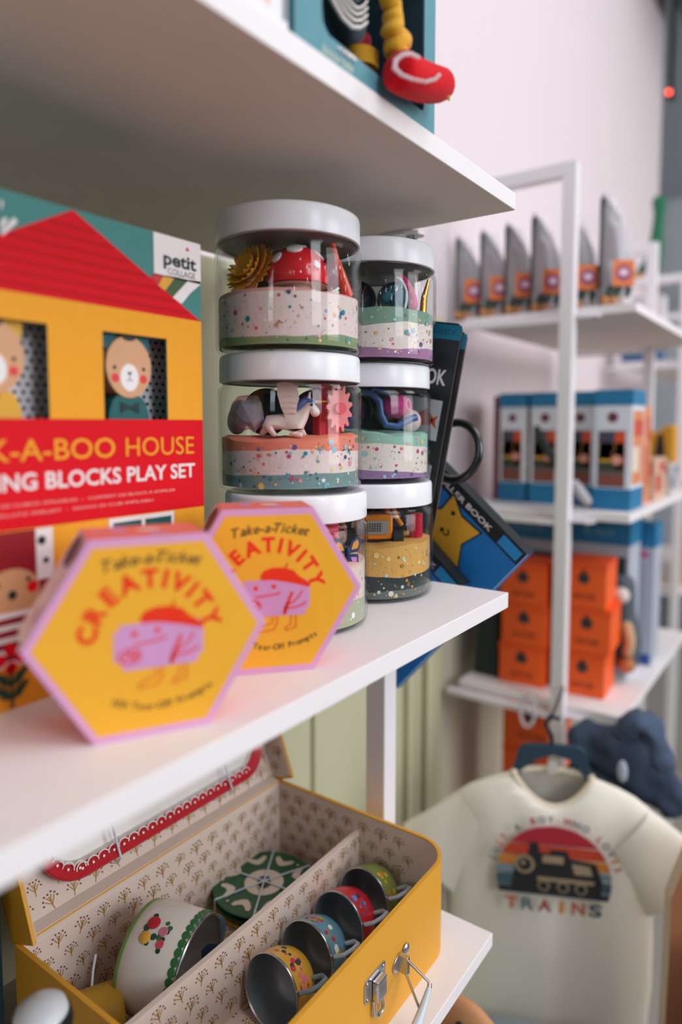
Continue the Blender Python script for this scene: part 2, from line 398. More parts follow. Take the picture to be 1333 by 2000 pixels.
# ---- toys lying on the dough, each a thing of its own
def toy(name, label, cat, j, x, y, z, rz=0, group=None):
    C = JC[j]; z0 = {'1': Z3, '2': Z2, '3': Z1}[j[1]]; th = jars[j][1]
    return thing(name, label, cat, local(C, z0, th, x, y, z), th + rz, group)
# top near jar: mushroom, sunflower, stick, marbles
t = toy('toy_mushroom', 'red toy mushroom with white spots in the top near jar', 'toy', 'a1', 0.006, -0.019, 0.0375)
CAPP = [(0.0195, 0.006), (0.0205, 0.0095), (0.0195, 0.015), (0.0165, 0.021), (0.0115, 0.0255), (0.006, 0.0278), (0, 0.0285)]
RED = mat('#e0262e', 0.25, vary=0.04, coat=0.4)
mb = MB().lathe([(r, z * 1.12) for r, z in CAPP], RED, 40)
mb.lathe([(0.0, 0.0075), (0.012, 0.0058), (0.0195, 0.006)], mat('#e9cfc4', 0.4), 40); mb.build('cap', t, ang=60)
MB().lathe([(0, 0), (0.009, 0), (0.0095, 0.003), (0.008, 0.0075), (0, 0.0075)], mat('#efe0d6', .4), 24).build('stem', t)
sp = MB()
def capz(x, y):
    d = math.hypot(x, y); ps = [(r, z * 1.12) for r, z in CAPP[1:]]
    for (r1, z1), (r2, z2) in zip(ps, ps[1:]):
        if r2 <= d <= r1: return z1 + (z2 - z1) * (r1 - d) / (r1 - r2)
    return 0.0106
for az, el, r in ((-1.75, .95, .0052), (-0.9, .35, .0026), (-1.15, 1.15, .0022), (-2.5, .6, .004), (-.3, .8, .0045), (1.2, .7, .004), (2.4, .9, .004)):
    d = 0.0205 * math.cos(el); x, y = d * math.cos(az), d * math.sin(az); z = capz(x, y)
    nrm = Vector((math.cos(az) * math.cos(el), math.sin(az) * math.cos(el), math.sin(el)))
    sp.lathe([(r, -0.001), (r, 0.0002), (r * .7, 0.0006), (0, 0.0007)], mat('#f7eeee', .3), 20, (x, y, z), nrm)
sp.build('spots', t)
t = toy('toy_sunflower', 'golden silk sunflower pressed against the top near jar', 'flower', 'a1', -0.0235, -0.012, 0.0535)
mb = MB(); YF = mat('#f2ab22', .7, vary=.15, scale=300); ax = Vector((-0.62, -0.55, 0.42)).normalized(); qq = Vector((0, 0, 1)).rotation_difference(ax)
for ring, (n, L, lift) in enumerate(((22, .0200, .15), (22, .0190, .45), (20, .0165, .8), (14, .012, 1.15))):
    for k in range(n):
        a = 2 * PI * (k + ring * .4) / n + random.uniform(-.06, .06); pts = []
        for s, w in ((.15, .35), (.5, 1), (.8, .75), (1.0, .12)):
            for sg in (-1, 1):
                r = L * s; pts.append(qq @ Vector((r * math.cos(a) * math.cos(lift * s * .6) - sg * w * .0027 * math.sin(a), r * math.sin(a) * math.cos(lift * s * .6) + sg * w * .0027 * math.cos(a), L * s * math.sin(lift * s * .6) + ring * .0012)))
        th_ = qq @ Vector((0, 0, -.0004)); mb.add(pts + [p + th_ for p in pts], [(0, 1, 3, 2), (2, 3, 5, 4), (4, 5, 7, 6), (10, 11, 9, 8), (12, 13, 11, 10), (14, 15, 13, 12), (0, 2, 10, 8), (3, 1, 9, 11), (2, 4, 12, 10), (5, 3, 11, 13), (4, 6, 14, 12), (7, 5, 13, 15), (6, 7, 15, 14)], YF)
mb.build('petals', t, smooth=False)
MB().ball((0, 0, 0), .006, mat('#7a4a1c', .9, bump=.6), sz=.8).build('seed_head', t)
L1 = MB().add([qq @ Vector(p) for p in ((0, 0, -.002), (.008, .006, -.003), (.016, .004, -.002), (.009, -.005, -.003), (0, 0, -.003), (.008, .006, -.004), (.016, .004, -.003), (.009, -.005, -.004))], [(0, 3, 2, 1), (4, 5, 6, 7), (0, 1, 5, 4), (1, 2, 6, 5), (2, 3, 7, 6), (3, 0, 4, 7)], mat('#26332a', .7)); L1.build('leaf', t)
t = toy('toy_wand', 'orange plastic stick leaning inside the top near jar', 'toy', 'a1', 0, 0, 0); 
MB().tube([(0.0285, -.026, .0695), (0.031, -.027, .060), (0.0345, -.026, .049), (0.0385, -.020, .038)], [.0014, .0016, .0028, .004], mat('#f0543a', .35, coat=.3)).build('stick', t)
for (x, y, z, r, c, lb) in ((.027, .004, .056, .0105, '#7e2f52', 'plum ball behind the red mushroom in the top near jar'), (.022, -.022, .0555, .0035, '#c0347c', 'tiny magenta bead beside the orange stick in the top near jar'),
                            (-.009, .004, .0575, .009, '#3d2b3c', 'dark purple ball between sunflower and mushroom in the top near jar'), (-.006, -.006, .0635, .0065, '#8d99a6', 'small grey-blue ball above the sunflower in the top near jar')):
    o = tag(MB().ball((0, 0, 0), r, mat(c, .3, coat=.4)).build('toy_ball'), lb, 'ball'); o.location = local(JC['a1'], Z3, jars['a1'][1], x, y, z)
# middle near jar: unicorn, gem, roller, flower cutter, shell
t = toy('toy_unicorn', 'white winged toy unicorn with blue mane on coral dough', 'toy', 'a2', 0, -0.022, 0.0352)
UW = mat('#efd6cf', .4, vary=.03, coat=.2)
pts = [(-.012, 0, .0125), (-.004, 0, .0115), (.004, 0, .011), (.009, 0, .016), (.0125, 0, .0225), (.016, 0, .0185), (.0185, 0, .0145),
       (-.015, -.003, .008), (-.012, -.0035, .004), (-.0095, -.004, .0015), (-.016, .004, .007), (-.020, .004, .002),
       (.005, -.0045, .006), (.0015, -.006, .003), (.0085, -.0065, .002), (.006, .004, .006), (.010, .005, .0015), (-.016, 0, .0125)]
ed = [(0, 1), (1, 2), (2, 3), (3, 4), (4, 5), (5, 6), (0, 7), (7, 8), (8, 9), (0, 10), (10, 11), (2, 12), (12, 13), (13, 14), (2, 15), (15, 16), (0, 17)]
skin_mesh('body', pts, ed, [.0056, .0054, .0058, .0042, .0044, .0040, .0028, .0034, .0020, .0018, .003, .0017, .0034, .0024, .002, .003, .0017, .003], UW, t)
MB().cyl((.0165, 0, .0245), (.0245, -.001, .0245), .0010, mat('#f0b43c', .3), .0003, n=12).build('horn', t)
skin_mesh('mane', [(.014, 0, .0255), (.0105, .0005, .026), (.0065, 0, .0225), (.003, 0, .018), (.001, 0, .015), (.0165, -.001, .0235)], [(0, 1), (1, 2), (2, 3), (3, 4), (0, 5)], [.0022, .0026, .0028, .0026, .0018, .0014], mat('#5c6ea8', .45, vary=.1), t)
skin_mesh('tail', [(-.017, 0, .0135), (-.0215, .001, .012), (-.0245, .001, .008), (-.0235, .001, .004)], chain(4), [.0016, .0024, .0022, .001], mat('#8c7cb4', .45), t)
MB().cyl((.0122, -.002, .0265), (.0130, -.0022, .0308), .0013, UW, .0004, n=10).build('ear', t)
MB().ball((.0140, -.0034, .0222), .0011, mat('#2a3038', .15, coat=.5), n=12).build('eye', t)
w = MB()
outl = [(-.003, .013), (-.006, .020), (-.0085, .029), (-.0085, .036), (-.004, .0368), (.0025, .0355), (.0052, .031), (.0058, .026), (.0045, .022), (.004, .018), (.0025, .0145)]
for sgn in (-1, 1):
    w.prism(outl, (0, sgn * .0042, 0), (1, 0, 0), (0, sgn * .08, 1), (0, -1, 0), .0014, UW)
    for k in range(6):
        z = .0165 + k * .0034; w.tube([(-.0040 - k * .0007, sgn * .0042 - .0012, z), (0.0, sgn * .0042 - .0019, z + .001), (.0038 + k * .0002, sgn * .0042 - .0012, z + .0005)], .0011, UW, 6)
w.build('wings', t)
t = toy('toy_gem', 'faceted pink and violet gem ball left of the unicorn', 'gem', 'a2', -0.0285, -0.018, 0.052)
bm = bmesh.new(); bmesh.ops.create_icosphere(bm, subdivisions=2, radius=.0125)
for v in bm.verts: v.co *= 1 + random.uniform(-.16, .1)
me = bpy.data.meshes.new('gem'); bm.to_mesh(me); bm.free(); o = bpy.data.objects.new('gem_shell', me); COL.objects.link(o); o.parent = t
me.materials.append(clear_mat('rose_crystal', (.95, .62, .66), .08, 2.2, .22))
MB().ball((0, 0, 0), .0082, mat('#5f4a86', .5), n=10).build('core', t, smooth=False)
t = toy('toy_shell', 'lavender spiral shell behind the gem ball', 'shell', 'a2', -0.033, 0.002, 0.054)
skin_mesh('shell', [(0, 0, .008), (-.003, 0, .0), (-.005, 0, -.010), (-.003, 0, -.017)], chain(4), [.004, .007, .008, .004], mat('#b8a2bd', .3, coat=.5), t)
t = toy('dough_roller', 'red plastic dough roller standing behind the unicorn horn', 'toy', 'a2', 0.0245, -0.002, 0.0355)
mb = MB().cyl((0, 0, 0), (0, 0, .0365), .0085, mat('#ef4a58', .35, coat=.3), n=28)
for k in range(9):
    a = 2 * PI * k / 9; mb.cyl((.0085 * math.cos(a), .0085 * math.sin(a), .001), (.0085 * math.cos(a), .0085 * math.sin(a), .036), .0012, mat('#d93a4c', .35), n=8)
mb.build('roller', t)
t = toy('flower_cutter', 'pink scalloped flower wheel at the right of the unicorn', 'toy', 'a2', 0.0335, -0.012, 0.0555)
pl = []
for k in range(52):
    a = 2 * PI * k / 52; r = .0165 if k % 4 in (1, 2) else .0125; pl.append((r * math.cos(a) * .62, r * math.sin(a)))
MB().prism(pl, (0, 0, 0), (.9, .42, 0), (0, 0, 1), (.42, -.9, 0), .004, mat('#f58a8f', .4)).build('wheel', t, smooth=False)
MB().cyl((0, -.0005, 0), (.001, -.003, 0), .004, mat('#ee5d6c', .35), n=20).build('hub', t)
# lowest near jar: butterfly, roller
t = toy('toy_butterfly', 'navy toy butterfly with orange and lilac wings in the lowest near jar', 'toy', 'a3', 0.0335, -0.0260, 0.050)
A = Art((0, 0, 0), (.85, .52, 0), (0, 0, 1)); mb = MB()
NV = mat('#26385e', .4)
for sx in (-1, 1):
    for pl in ([(0, 0), (sx * .003, .008), (sx * .009, .012), (sx * .0115, .007), (sx * .009, .001)], [(0, 0), (sx * .009, -.001), (sx * .009, -.008), (sx * .004, -.011)]):
        if sx < 0: pl = pl[::-1]
        mb.prism(pl, (0, 0, 0), (.85, .52, 0), (0, 0, 1), (.52, -.85, 0), .0012, NV)
        cx = sum(p[0] for p in pl) / len(pl); cy = sum(p[1] for p in pl) / len(pl)
        A.k = 2; A.poly([(cx + (p[0] - cx) * .55, cy + (p[1] - cy) * .55) for p in pl], mat('#f2a23c' if cy > 0 else '#d58ad0', .4))
mb.build('wings', t, smooth=False); A.build('wing_pattern', t)
MB().ball((0, -.001, 0), .0016, NV, sz=3.5).build('body', t)
t = toy('dough_roller', 'rose ribbed dough roller in the lowest near jar', 'toy', 'a3', 0.0185, -0.018, 0.0440)
mb = MB().cyl((0, 0, 0), (0, 0, .027), .0095, mat('#ee5a70', .4), n=24)
for k in range(6): mb.lathe([(.0095, -.001), (.0106, 0), (.0095, .001)], mat('#e0405c', .4), 24, (0, 0, .003 + k * .0042))
mb.build('roller', t)
# top far jar: horse head, gold wand
t = toy('toy_horse', 'blue toy horse head with pink mane in the top far jar', 'toy', 'b1', 0.0185, -0.022, 0.0385)
BL = mat('#3f8199', .35, vary=.06, coat=.3)
skin_mesh('head', [(0.001, 0, .001), (0.003, 0, .012), (.001, 0, .020), (-.007, 0, .0125), (-.013, 0, .0085)], chain(5), [.009, .0085, .0065, .0062, .0042], BL, t)
skin_mesh('mane', [(-.002, -.001, .0275), (.005, -.0008, .025), (.010, 0, .016), (.012, -.001, .007), (.011, -.001, .001)], chain(5), [.0022, .003, .0036, .0042, .005], mat('#cf3f7c', .4), t)
skin_mesh('mane_edge', [(-.001, -.0045, .0262), (.0035, -.0052, .0225), (.0065, -.0066, .0150), (.0062, -.0080, .007), (.0050, -.0088, .001)], chain(5), [.0010, .0012, .0012, .0013, .0012], mat('#e9e6ee', .4), t)
MB().ball((-.0015, -.0068, .017), .0016, mat('#e9edf0', .2), n=14, sz=1.3).build('eye_white', t); MB().ball((-.0016, -.0080, .0174), .0009, mat('#14181c', .2), n=12).build('pupil', t)
t = toy('toy_wand', 'gold glitter wand leaning at the right of the top far jar', 'toy', 'b1', 0.0385, -0.012, 0.038)
MB().tube([(0, 0, 0), (.001, 0, .014), (.0045, 0, .027)], [.003, .0024, .0012], mat('#c99a48', .25, metal=.8, bump=.5)).build('wand', t)
t = toy('toy_bead', 'dark plum ridged bead at the left of the top far jar', 'bead', 'b1', -0.018, -0.010, 0.052)
mb = MB()
for k in range(7): mb.lathe([(.008, -.001), (.0095, 0), (.008, .001)], mat('#6d2540', .35), 24, (0, 0, -.009 + k * .003))
mb.cyl((0, 0, -.011), (0, 0, .011), .008, mat('#43223c', .4)); mb.build('bead', t)
# middle far jar
t = toy('toy_barrel', 'pink faceted barrel lying in the middle far jar', 'toy', 'b2', 0.0205, -0.020, 0.0585, -0.35)
q = [(0, -.0115), (.0055, -.0115), (.0085, -.006), (.0095, 0), (.0085, .006), (.0052, .0115), (.0030, .0115), (.0030, .0080), (0, .0080)]
MB().lathe(q, mat('#d84a90', .35, vary=.08, coat=.3), 12, (0, 0, 0), (1, -.15, .12)).build('barrel', t, ang=15)
t = toy('dough_cutter', 'blue curved dough cutter beneath the pink barrel', 'cutter', 'b2', 0.006, -0.026, 0.040)
mb = MB(); B2 = mat('#42619a', .35, coat=.3)
mb.tube([(-.012, 0, .031), (-.004, 0, .028), (.002, 0, .022), (.003, 0, .012), (.007, 0, .004), (.016, .002, .003), (.027, .006, .009), (.031, .008, .010)], .0028, B2, 12)
mb.tube([(-.008, 0, .028), (-.002, 0, .033), (.006, 0, .030), (.010, 0, .028)], .0024, B2, 12)
mb.build('cutter', t)
t = toy('toy_star', 'navy plastic shape at the left of the middle far jar', 'toy', 'b2', -0.020, -0.026, 0.047)
MB().prism([(.011 * (1 if k % 2 == 0 else .5) * math.cos(PI * k / 5 + .3), .011 * (1 if k % 2 == 0 else .5) * math.sin(PI * k / 5 + .3)) for k in range(10)], (0, 0, 0), (1, 0, 0), (0, 0, 1), (0, -1, 0), .004, mat('#3a4a86', .35)).build('star', t, smooth=False)
t = toy('toy_ball', 'pale confetti ball at the right of the middle far jar', 'ball', 'b2', 0.033, 0.006, 0.0475)
mb = MB().ball((0, 0, 0), .0095, mat('#e4c9cc', .5, vary=.2, scale=400)); mb.build('ball', t)
# lowest far jar: tractor, red glitter tube
t = toy('toy_tractor', 'orange toy tractor with silver grille and black wheel in the lowest far jar', 'toy vehicle', 'b3', 0.0035, -0.020, 0.0425, 0.18)
OR = mat('#ee8c22', .35, vary=.03, coat=.3)
MB().box(-.018, .0125, -.006, .012, .003, .023, OR).build('hood', t, bevel=.0018)
gr = MB().box(-.0165, .0085, -.0074, -.006, .0075, .0180, mat('#b9b4b2', .35, metal=.5)); 
for k in range(7): gr.box(-.0105 + k * .002, -.0098 + k * .002, -.0077, -.0074, .0095, .0165, mat('#5b5450', .5))
for k in range(4): gr.box(-.0105, .0035, -.0077, -.0074, .0100 + k * .0018, .0104 + k * .0018, mat('#5b5450', .5))
gr.build('grille', t, smooth=False)
mb = MB().tube([(.0085, 0, .022), (.0095, -.001, .030)], .0020, OR, 8); mb.tube([(.0125, -.004, .029), (.0150, -.005, .021), (.0195, -.006, .014)], .0017, OR, 8); mb.build('lift_arm', t)
for wx in (.0165, -.021):
    w = MB().cyl((wx - .004, .0, .0035), (wx + .004, .0, .0035), .0085, mat('#22272b', .7), n=28).build('wheel', t)
    MB().cyl((wx + .0040, 0, .0035), (wx + .0048, 0, .0035), .0052, mat('#e6e2e2', .4), n=24).build('hub_cap', w)
MB().box(-.014, .010, -.004, .010, .0, .0032, BLACK).build('chassis', t)
t = toy('glitter_tube', 'ruby glitter tube right of the orange tractor', 'tube', 'b3', 0.0355, -0.008, 0.0425)
MB().cyl((0, 0, 0), (0, 0, .022), .0055, mat('#c2203a', .25, vary=.5, scale=500, coat=.4), n=20).build('tube', t)
t = toy('toy_leaf', 'dark green leaf on top of the orange tractor', 'leaf', 'b3', -0.006, -0.012, 0.0668)
MB().ball((0, 0, 0), .008, mat('#3a4a2a', .5), sx=1, sy=.6, sz=.25).build('leaf', t)
# bigger dark pieces standing at the back of the jars
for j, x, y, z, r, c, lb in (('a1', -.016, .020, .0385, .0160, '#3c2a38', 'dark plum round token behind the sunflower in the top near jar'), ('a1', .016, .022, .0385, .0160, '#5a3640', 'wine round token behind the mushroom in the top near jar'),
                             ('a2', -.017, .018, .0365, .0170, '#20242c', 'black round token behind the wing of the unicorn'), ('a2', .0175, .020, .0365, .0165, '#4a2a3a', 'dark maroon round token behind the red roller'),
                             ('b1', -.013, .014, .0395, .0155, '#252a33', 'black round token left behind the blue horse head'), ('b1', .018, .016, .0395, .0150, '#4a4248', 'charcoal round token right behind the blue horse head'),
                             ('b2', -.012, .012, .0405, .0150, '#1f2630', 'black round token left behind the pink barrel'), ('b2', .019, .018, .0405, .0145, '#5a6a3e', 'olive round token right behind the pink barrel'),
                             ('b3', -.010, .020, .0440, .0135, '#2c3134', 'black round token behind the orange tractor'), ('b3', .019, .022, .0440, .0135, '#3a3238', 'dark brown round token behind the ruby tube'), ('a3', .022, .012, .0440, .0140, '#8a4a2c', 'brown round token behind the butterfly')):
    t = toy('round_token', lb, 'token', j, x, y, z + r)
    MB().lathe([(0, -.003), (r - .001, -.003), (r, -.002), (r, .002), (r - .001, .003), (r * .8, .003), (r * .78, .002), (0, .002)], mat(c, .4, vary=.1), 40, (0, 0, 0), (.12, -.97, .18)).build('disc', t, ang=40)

# ------------------------------------------------------------------ hexagonal prompt boxes
def hex_box(label, A, u, s, h, depth, title_cut=None):
    """A = lower left corner of the front face on the shelf, u = direction of its lower edge"""
    u = Vector((*u, 0)).normalized(); n = Vector((u.y, -u.x, 0)); c = Vector(A) + u * s / 2 + Vector((0, 0, h / 2))
    t = thing('hexagon_box', label, 'box', (c.x, c.y, A[2]), 0, 'hexagonal ticket prompt boxes')
    O = Vector((0, 0, h / 2)); V = Vector((0, 0, 1))
    hx = lambda k: [(-s / 2 * k, -h / 2 * k), (s / 2 * k, -h / 2 * k), (s * 1.04 * k, 0), (s / 2 * k, h / 2 * k), (-s / 2 * k, h / 2 * k), (-s * 1.04 * k, 0)]
    PK = mat('#e3a5d0', .5); RD = mat('#f23a20', .6, spec=.15); YL = mat('#f7b437', .6, vary=.02, spec=.15); PB = mat('#d99ccc', .5); DK = mat('#2d2228', .5)
    MB().prism(hx(1), O, u, V, n, depth, PK, mat('#dd94c4', .5)).build('carton', t, smooth=False, bevel=.0006)
    a = Art(O, u, V); a.poly([(x * .925, y * .925) for x, y in hx(1)], YL); k = s / .0505
    S = lambda pts: [(x * k * .001, y * k * .001) for x, y in pts]
    a.up(); a.arc_text('CREATIVITY', 0, -.0012 * k, .0233 * k, 3.12, 0.08, .0078 * k, RD, bold=.045)
    a.arc_text('Take-a-Ticket', .001 * k, -.045 * k, .0776 * k, 1.83, 1.30, .0052 * k, DK, shear=.32, bold=.012)
    a.arc_text('100 Tear-Off Prompts', .003 * k, .014 * k, .0465 * k, 4.24, 5.26, .0032 * k, DK, inside=True, bold=.012)
    tk = [(-14, 6.5), (-13.5, 4.2), (-16, 3.6), (-16.2, -9), (-13.6, -10), (-12, -13.5), (18, -13.8), (20, -13), (20.4, -10.4), (22.4, -9.6), (22.6, 2.5), (21, 5.6), (14, 6.8)]
    a.poly(S(tk), PB); a.up()
    a.poly(S([(-4.4, 6.6), (-4.8, 9.2), (-2.6, 11.8), (2.2, 13.2), (8, 13.0), (13.5, 11.2), (16, 8.2), (19.8, 5.6), (22.8, 3.6), (22.6, 1.6), (20, 2.0), (14, 3.8), (8, 5.2), (2, 6.4)]), RD)
    a.line(S([(9.4, 13), (10, 15)]), .0009 * k, RD)
    for x, y in ((-7.4, 2.2), (2.4, 2.8)): a.disc(x * k * .001, y * k * .001, .0013 * k, RD)
    a.line(S([(-7.6, -2.6), (-4, -2.4), (1, -1.8), (5.2, -1.2), (5.6, -.4)]), .0009 * k, RD)
    hand = [(8.2, -12.6), (8.6, -9.6), (10, -7.4), (11.4, -3.6), (12.6, -1.0)]
    a.line(S(hand), .0016 * k, RD); a.line(S([(9.8, -7.6), (13.4, -6.2), (16.6, -3.2), (18.2, -.4)]), .0009 * k, RD); a.line(S([(9.2, -9.6), (14, -9.4), (18.4, -8.2), (20.2, -6.6)]), .0009 * k, RD)
    a.poly(S([(7.4, -12.8), (9.2, -12.8), (10.8, -7.8), (9.6, -5.6), (8.4, -8.8)]), RD)
    ell = [(-9.6 + 4.6 * math.cos(q * PI / 8), -7.4 + 3.0 * math.sin(q * PI / 8)) for q in range(17)]
    a.line(S(ell), .0009 * k, RD); a.line(S([(-12, -8), (-9.6, -6), (-8, -8.6), (-6.6, -6.4)]), .0012 * k, RD)
    OL = mat('#f2602e', .5)
    a.line(S([(2, -13.8), (1.6, -17.4), (-2.8, -18.6), (-6.4, -20.8), (-5.4, -22.2), (2.4, -21.2), (4.4, -17.4), (4.2, -13.8)]), .0006 * k, OL)
    a.line(S([(12, -13.8), (11.8, -18.6), (8.6, -20.8), (9.4, -22.0), (14.8, -20.4), (14.6, -13.8)]), .0006 * k, OL)
    a.build('printed_front', t)
    # patterned side walls: blobs of red and white and a dark panel with lettering
    hp = hx(1)
    for i in range(6):
        p, q = Vector(hp[i]), Vector(hp[(i + 1) % 6]); e = (q - p); L = e.length; e2 = (u * e.x + V * e.y).normalized()
        best = Art(O + u * q.x + V * q.y, -e2, -n)
        best.rect(.0004, L - .0004, .0022, depth - .0004, {3: mat('#f27a68', .55), 4: mat('#f3dfe0', .55)}.get(i, RD)); best.up()
        rng = random.Random(i)
        for _ in range(5): best.disc(rng.uniform(.006, L - .006), rng.uniform(.007, depth - .006), rng.uniform(.003, .0055), mat(rng.choice(['#f3c7d6', '#f6e9e2', '#d99ccc']), .5), ry=rng.uniform(.002, .005))
        if i == 4:
            best.up(); best.disc(L * .84, depth * .5, .0075, mat('#4a2b38', .5), ry=.013)
            best.up(); best.text('TICKETS', L * .84, depth * .45, .0026, mat('#efe0e4', .5), align='C', rot=.1)
        best.build('printed_side', t)
    return t
hex_box('nearest yellow hexagonal box with pink border, blurred at the shelf front', (-.2484, .1670, -.135), (.4785, .8781), .0500, .0872, .036)
hex_box('yellow hexagonal box standing behind its twin and before the jars', (-.2612, .2556, -.135), (.6431, .7657), .0500, .0900, .034)

# ------------------------------------------------------------------ play house box
HX = -0.312
t = thing('play_set_box', 'orange and red house-shaped play set box on the middle shelf', 'toy box', (HX, .2065, -.135))
inv = Vector(t.location)
TEAL = mat('#3f8480', .55); RR = mat('#dc0f20', .6, vary=.03, spec=.15); R2 = mat('#b81a26', .5); ORG = mat('#f2a630', .6, vary=.05, scale=220, spec=.15); CRM = mat('#efe6e6', .5); DTEAL = mat('#1c5a5c', .5); INK = mat('#1d2428', .5)
yl, yr, zb, ztp = .122, .2905, -.135, .1065
# front sheet with two window openings: strips round the holes
def bx(mb, y0, y1, z0, z1, x0, x1, m): mb.box(x0 - inv.x, x1 - inv.x, y0 - inv.y, y1 - inv.y, z0 - inv.z, z1 - inv.z, m)
wins = [(.1483, .1908), (.2217, .2640)]; wz0, wz1 = -.006, .0485
mb = MB()
for y0, y1, z0, z1 in ((yl, yr, wz1, ztp), (yl, yr, zb, wz0), (yl, wins[0][0], wz0, wz1), (wins[0][1], wins[1][0], wz0, wz1), (wins[1][1], yr, wz0, wz1)):
    bx(mb, y0, y1, z0, z1, HX - .0015, HX, TEAL)
mb.build('front_panel', t, smooth=False)
mb = MB()
bx(mb, yl, yr, zb, ztp, HX - .060, HX - .058, TEAL); bx(mb, yl, yl + .0015, zb, ztp, HX - .058, HX - .0015, TEAL); bx(mb, yr - .0015, yr, zb, ztp, HX - .058, HX - .0015, TEAL)
bx(mb, yl + .0015, yr - .0015, ztp - .0015, ztp, HX - .058, HX - .0015, TEAL); bx(mb, yl + .0015, yr - .0015, zb, zb + .0015, HX - .058, HX - .0015, TEAL)
mb.build('carton', t, smooth=False)
A = Art(Vector((HX, 0, 0)) - inv, (0, 1, 0), (0, 0, 1))
H = lambda *pts: [(on(0, x, y, HX).y, on(0, x, y, HX).z) for x, y in pts]
for y0, y1, z0, z1 in ((yl, yr, wz1, .0614), (yl, wins[0][0], .0028, wz1), (wins[0][1], wins[1][0], .0028, wz1), (wins[1][1], yr, .0028, wz1)): A.rect(y0, y1, z0, z1, ORG)
A.rect(yl, yr, zb, -.0495, ORG)
A.up(); A.poly([(.123, .0614), (.29, .0614), (.2065, .1059)], RR)
A.rect(yl, yr, -.0495, .0028, RR)
A.up()
for k in range(8):
    z = .0640 + k * .0054; hw = (.1059 - z - .0022) / .0445 * .0835 - .0006
    if hw > .004: A.rect(.2065 - hw, .2065 + hw, z, z + .0022, mat('#c60d1c', .6, spec=.15))
A.rect(.2558, yr, .0832, .1064, CRM)
for c, pl in (('#c8302c', [(299, 533), (319, 538), (309, 558), (295, 543)]), ('#e6a43a', [(319, 538), (342, 541), (322, 568), (309, 558)]), ('#3e5a36', [(342, 541), (368, 547), (337, 581), (322, 568)]), ('#efe6e6', [(368, 547), (391, 550), (391, 556), (372, 572), (354, 594), (337, 581)])):
    A.poly(H(*pl), mat(c, .5))
A.up(); A.text('petit', .2625, .0902, .0072, INK, width=.0245, bold=.03); A.text('COLLAGE', .2655, .0852, .0034, INK, width=.0205)
A.disc(*H((365, 488))[0], .0011, RR)
A.text('HOUSE', .2829, -.0172, .0103, ORG, width=.0485, align='R'); A.text('PEEK-A-BOO', .2275, -.0172, .0103, ORG, width=.0930, align='R', bold=.008)
A.text('STACKING BLOCKS PLAY SET', .2834, -.0310, .0080, CRM, width=.1580, align='R', bold=.02)
A.text('JUEGO DE CUBOS APILABLES  -  COFFRET DE BLOCS A EMPILER', .268, -.0385, .0014, mat('#f0b8b0', .5), width=.118, align='R'); A.text('BAUKLOTZ SPIELSET  -  GIOCO DI CUBI IMPILABILI', .252, -.0430, .0014, mat('#f0b8b0', .5), width=.096, align='R')
A.poly(H((0, 432), (10, 424), (14, 430), (0, 452)), CRM); A.poly(H((0, 455), (26, 424), (34, 434), (4, 460)), CRM); A.poly(H((0, 388), (5, 396), (2, 410), (0, 408)), CRM)
# lower half of the printed house: middle window, dark red window with an animal, stripes, flowers
A.rect(.2225, .2668, -.105, -.0500, CRM); A.rect(.146, .190, -.112, -.0500, mat('#8f1420', .5)); A.up()
for y0 in (.2250, .2460):
    for z0 in (-.075, -.101): A.rect(y0, y0 + .0185, z0, z0 + .0225, DTEAL)
A.rect(.181, .190, -.075, -.0500, CRM)
A.disc(.1685, -.079, .014, mat('#cf9a6e', .5), ry=.0115); A.up()
for y, z, r in ((.1615, -.0745, .0012), (.1765, -.0735, .0012), (.1685, -.080, .0022)): A.disc(y, z, r, INK)
A.disc(.1785, -.0775, .0028, RR); A.disc(.184, -.056, .0022, INK); A.disc(.186, -.066, .0015, INK)
for k in range(5): A.rect(.146, .186, -.0905 - k * .0058, -.0880 - k * .0058, CRM)
LG = mat('#1f4a38', .5)
for cy, cz, s in ((.1665, -.114, 1.0), (.192, -.118, .9)):
    A.up()
    for dx, dz in ((0, .0055), (.0050, .001), (-.0050, .001), (0, -.0035)): A.disc(cy + dx * s, cz + .0030 * s + dz * s, .0030 * s, RR)
    A.rect(cy - .0007, cy + .0007, cz - .020, cz + .001, LG)
    for sg in (-1, 1):
        for z in (-.006, -.0125): A.poly([(cy, cz + z - .003), (cy + sg * .004, cz + z - .0025), (cy + sg * .0085, cz + z + .0035), (cy + sg * .007, cz + z + .005), (cy + sg * .002, cz + z + .002)][::sg], LG)
A.build('printed_front', t)
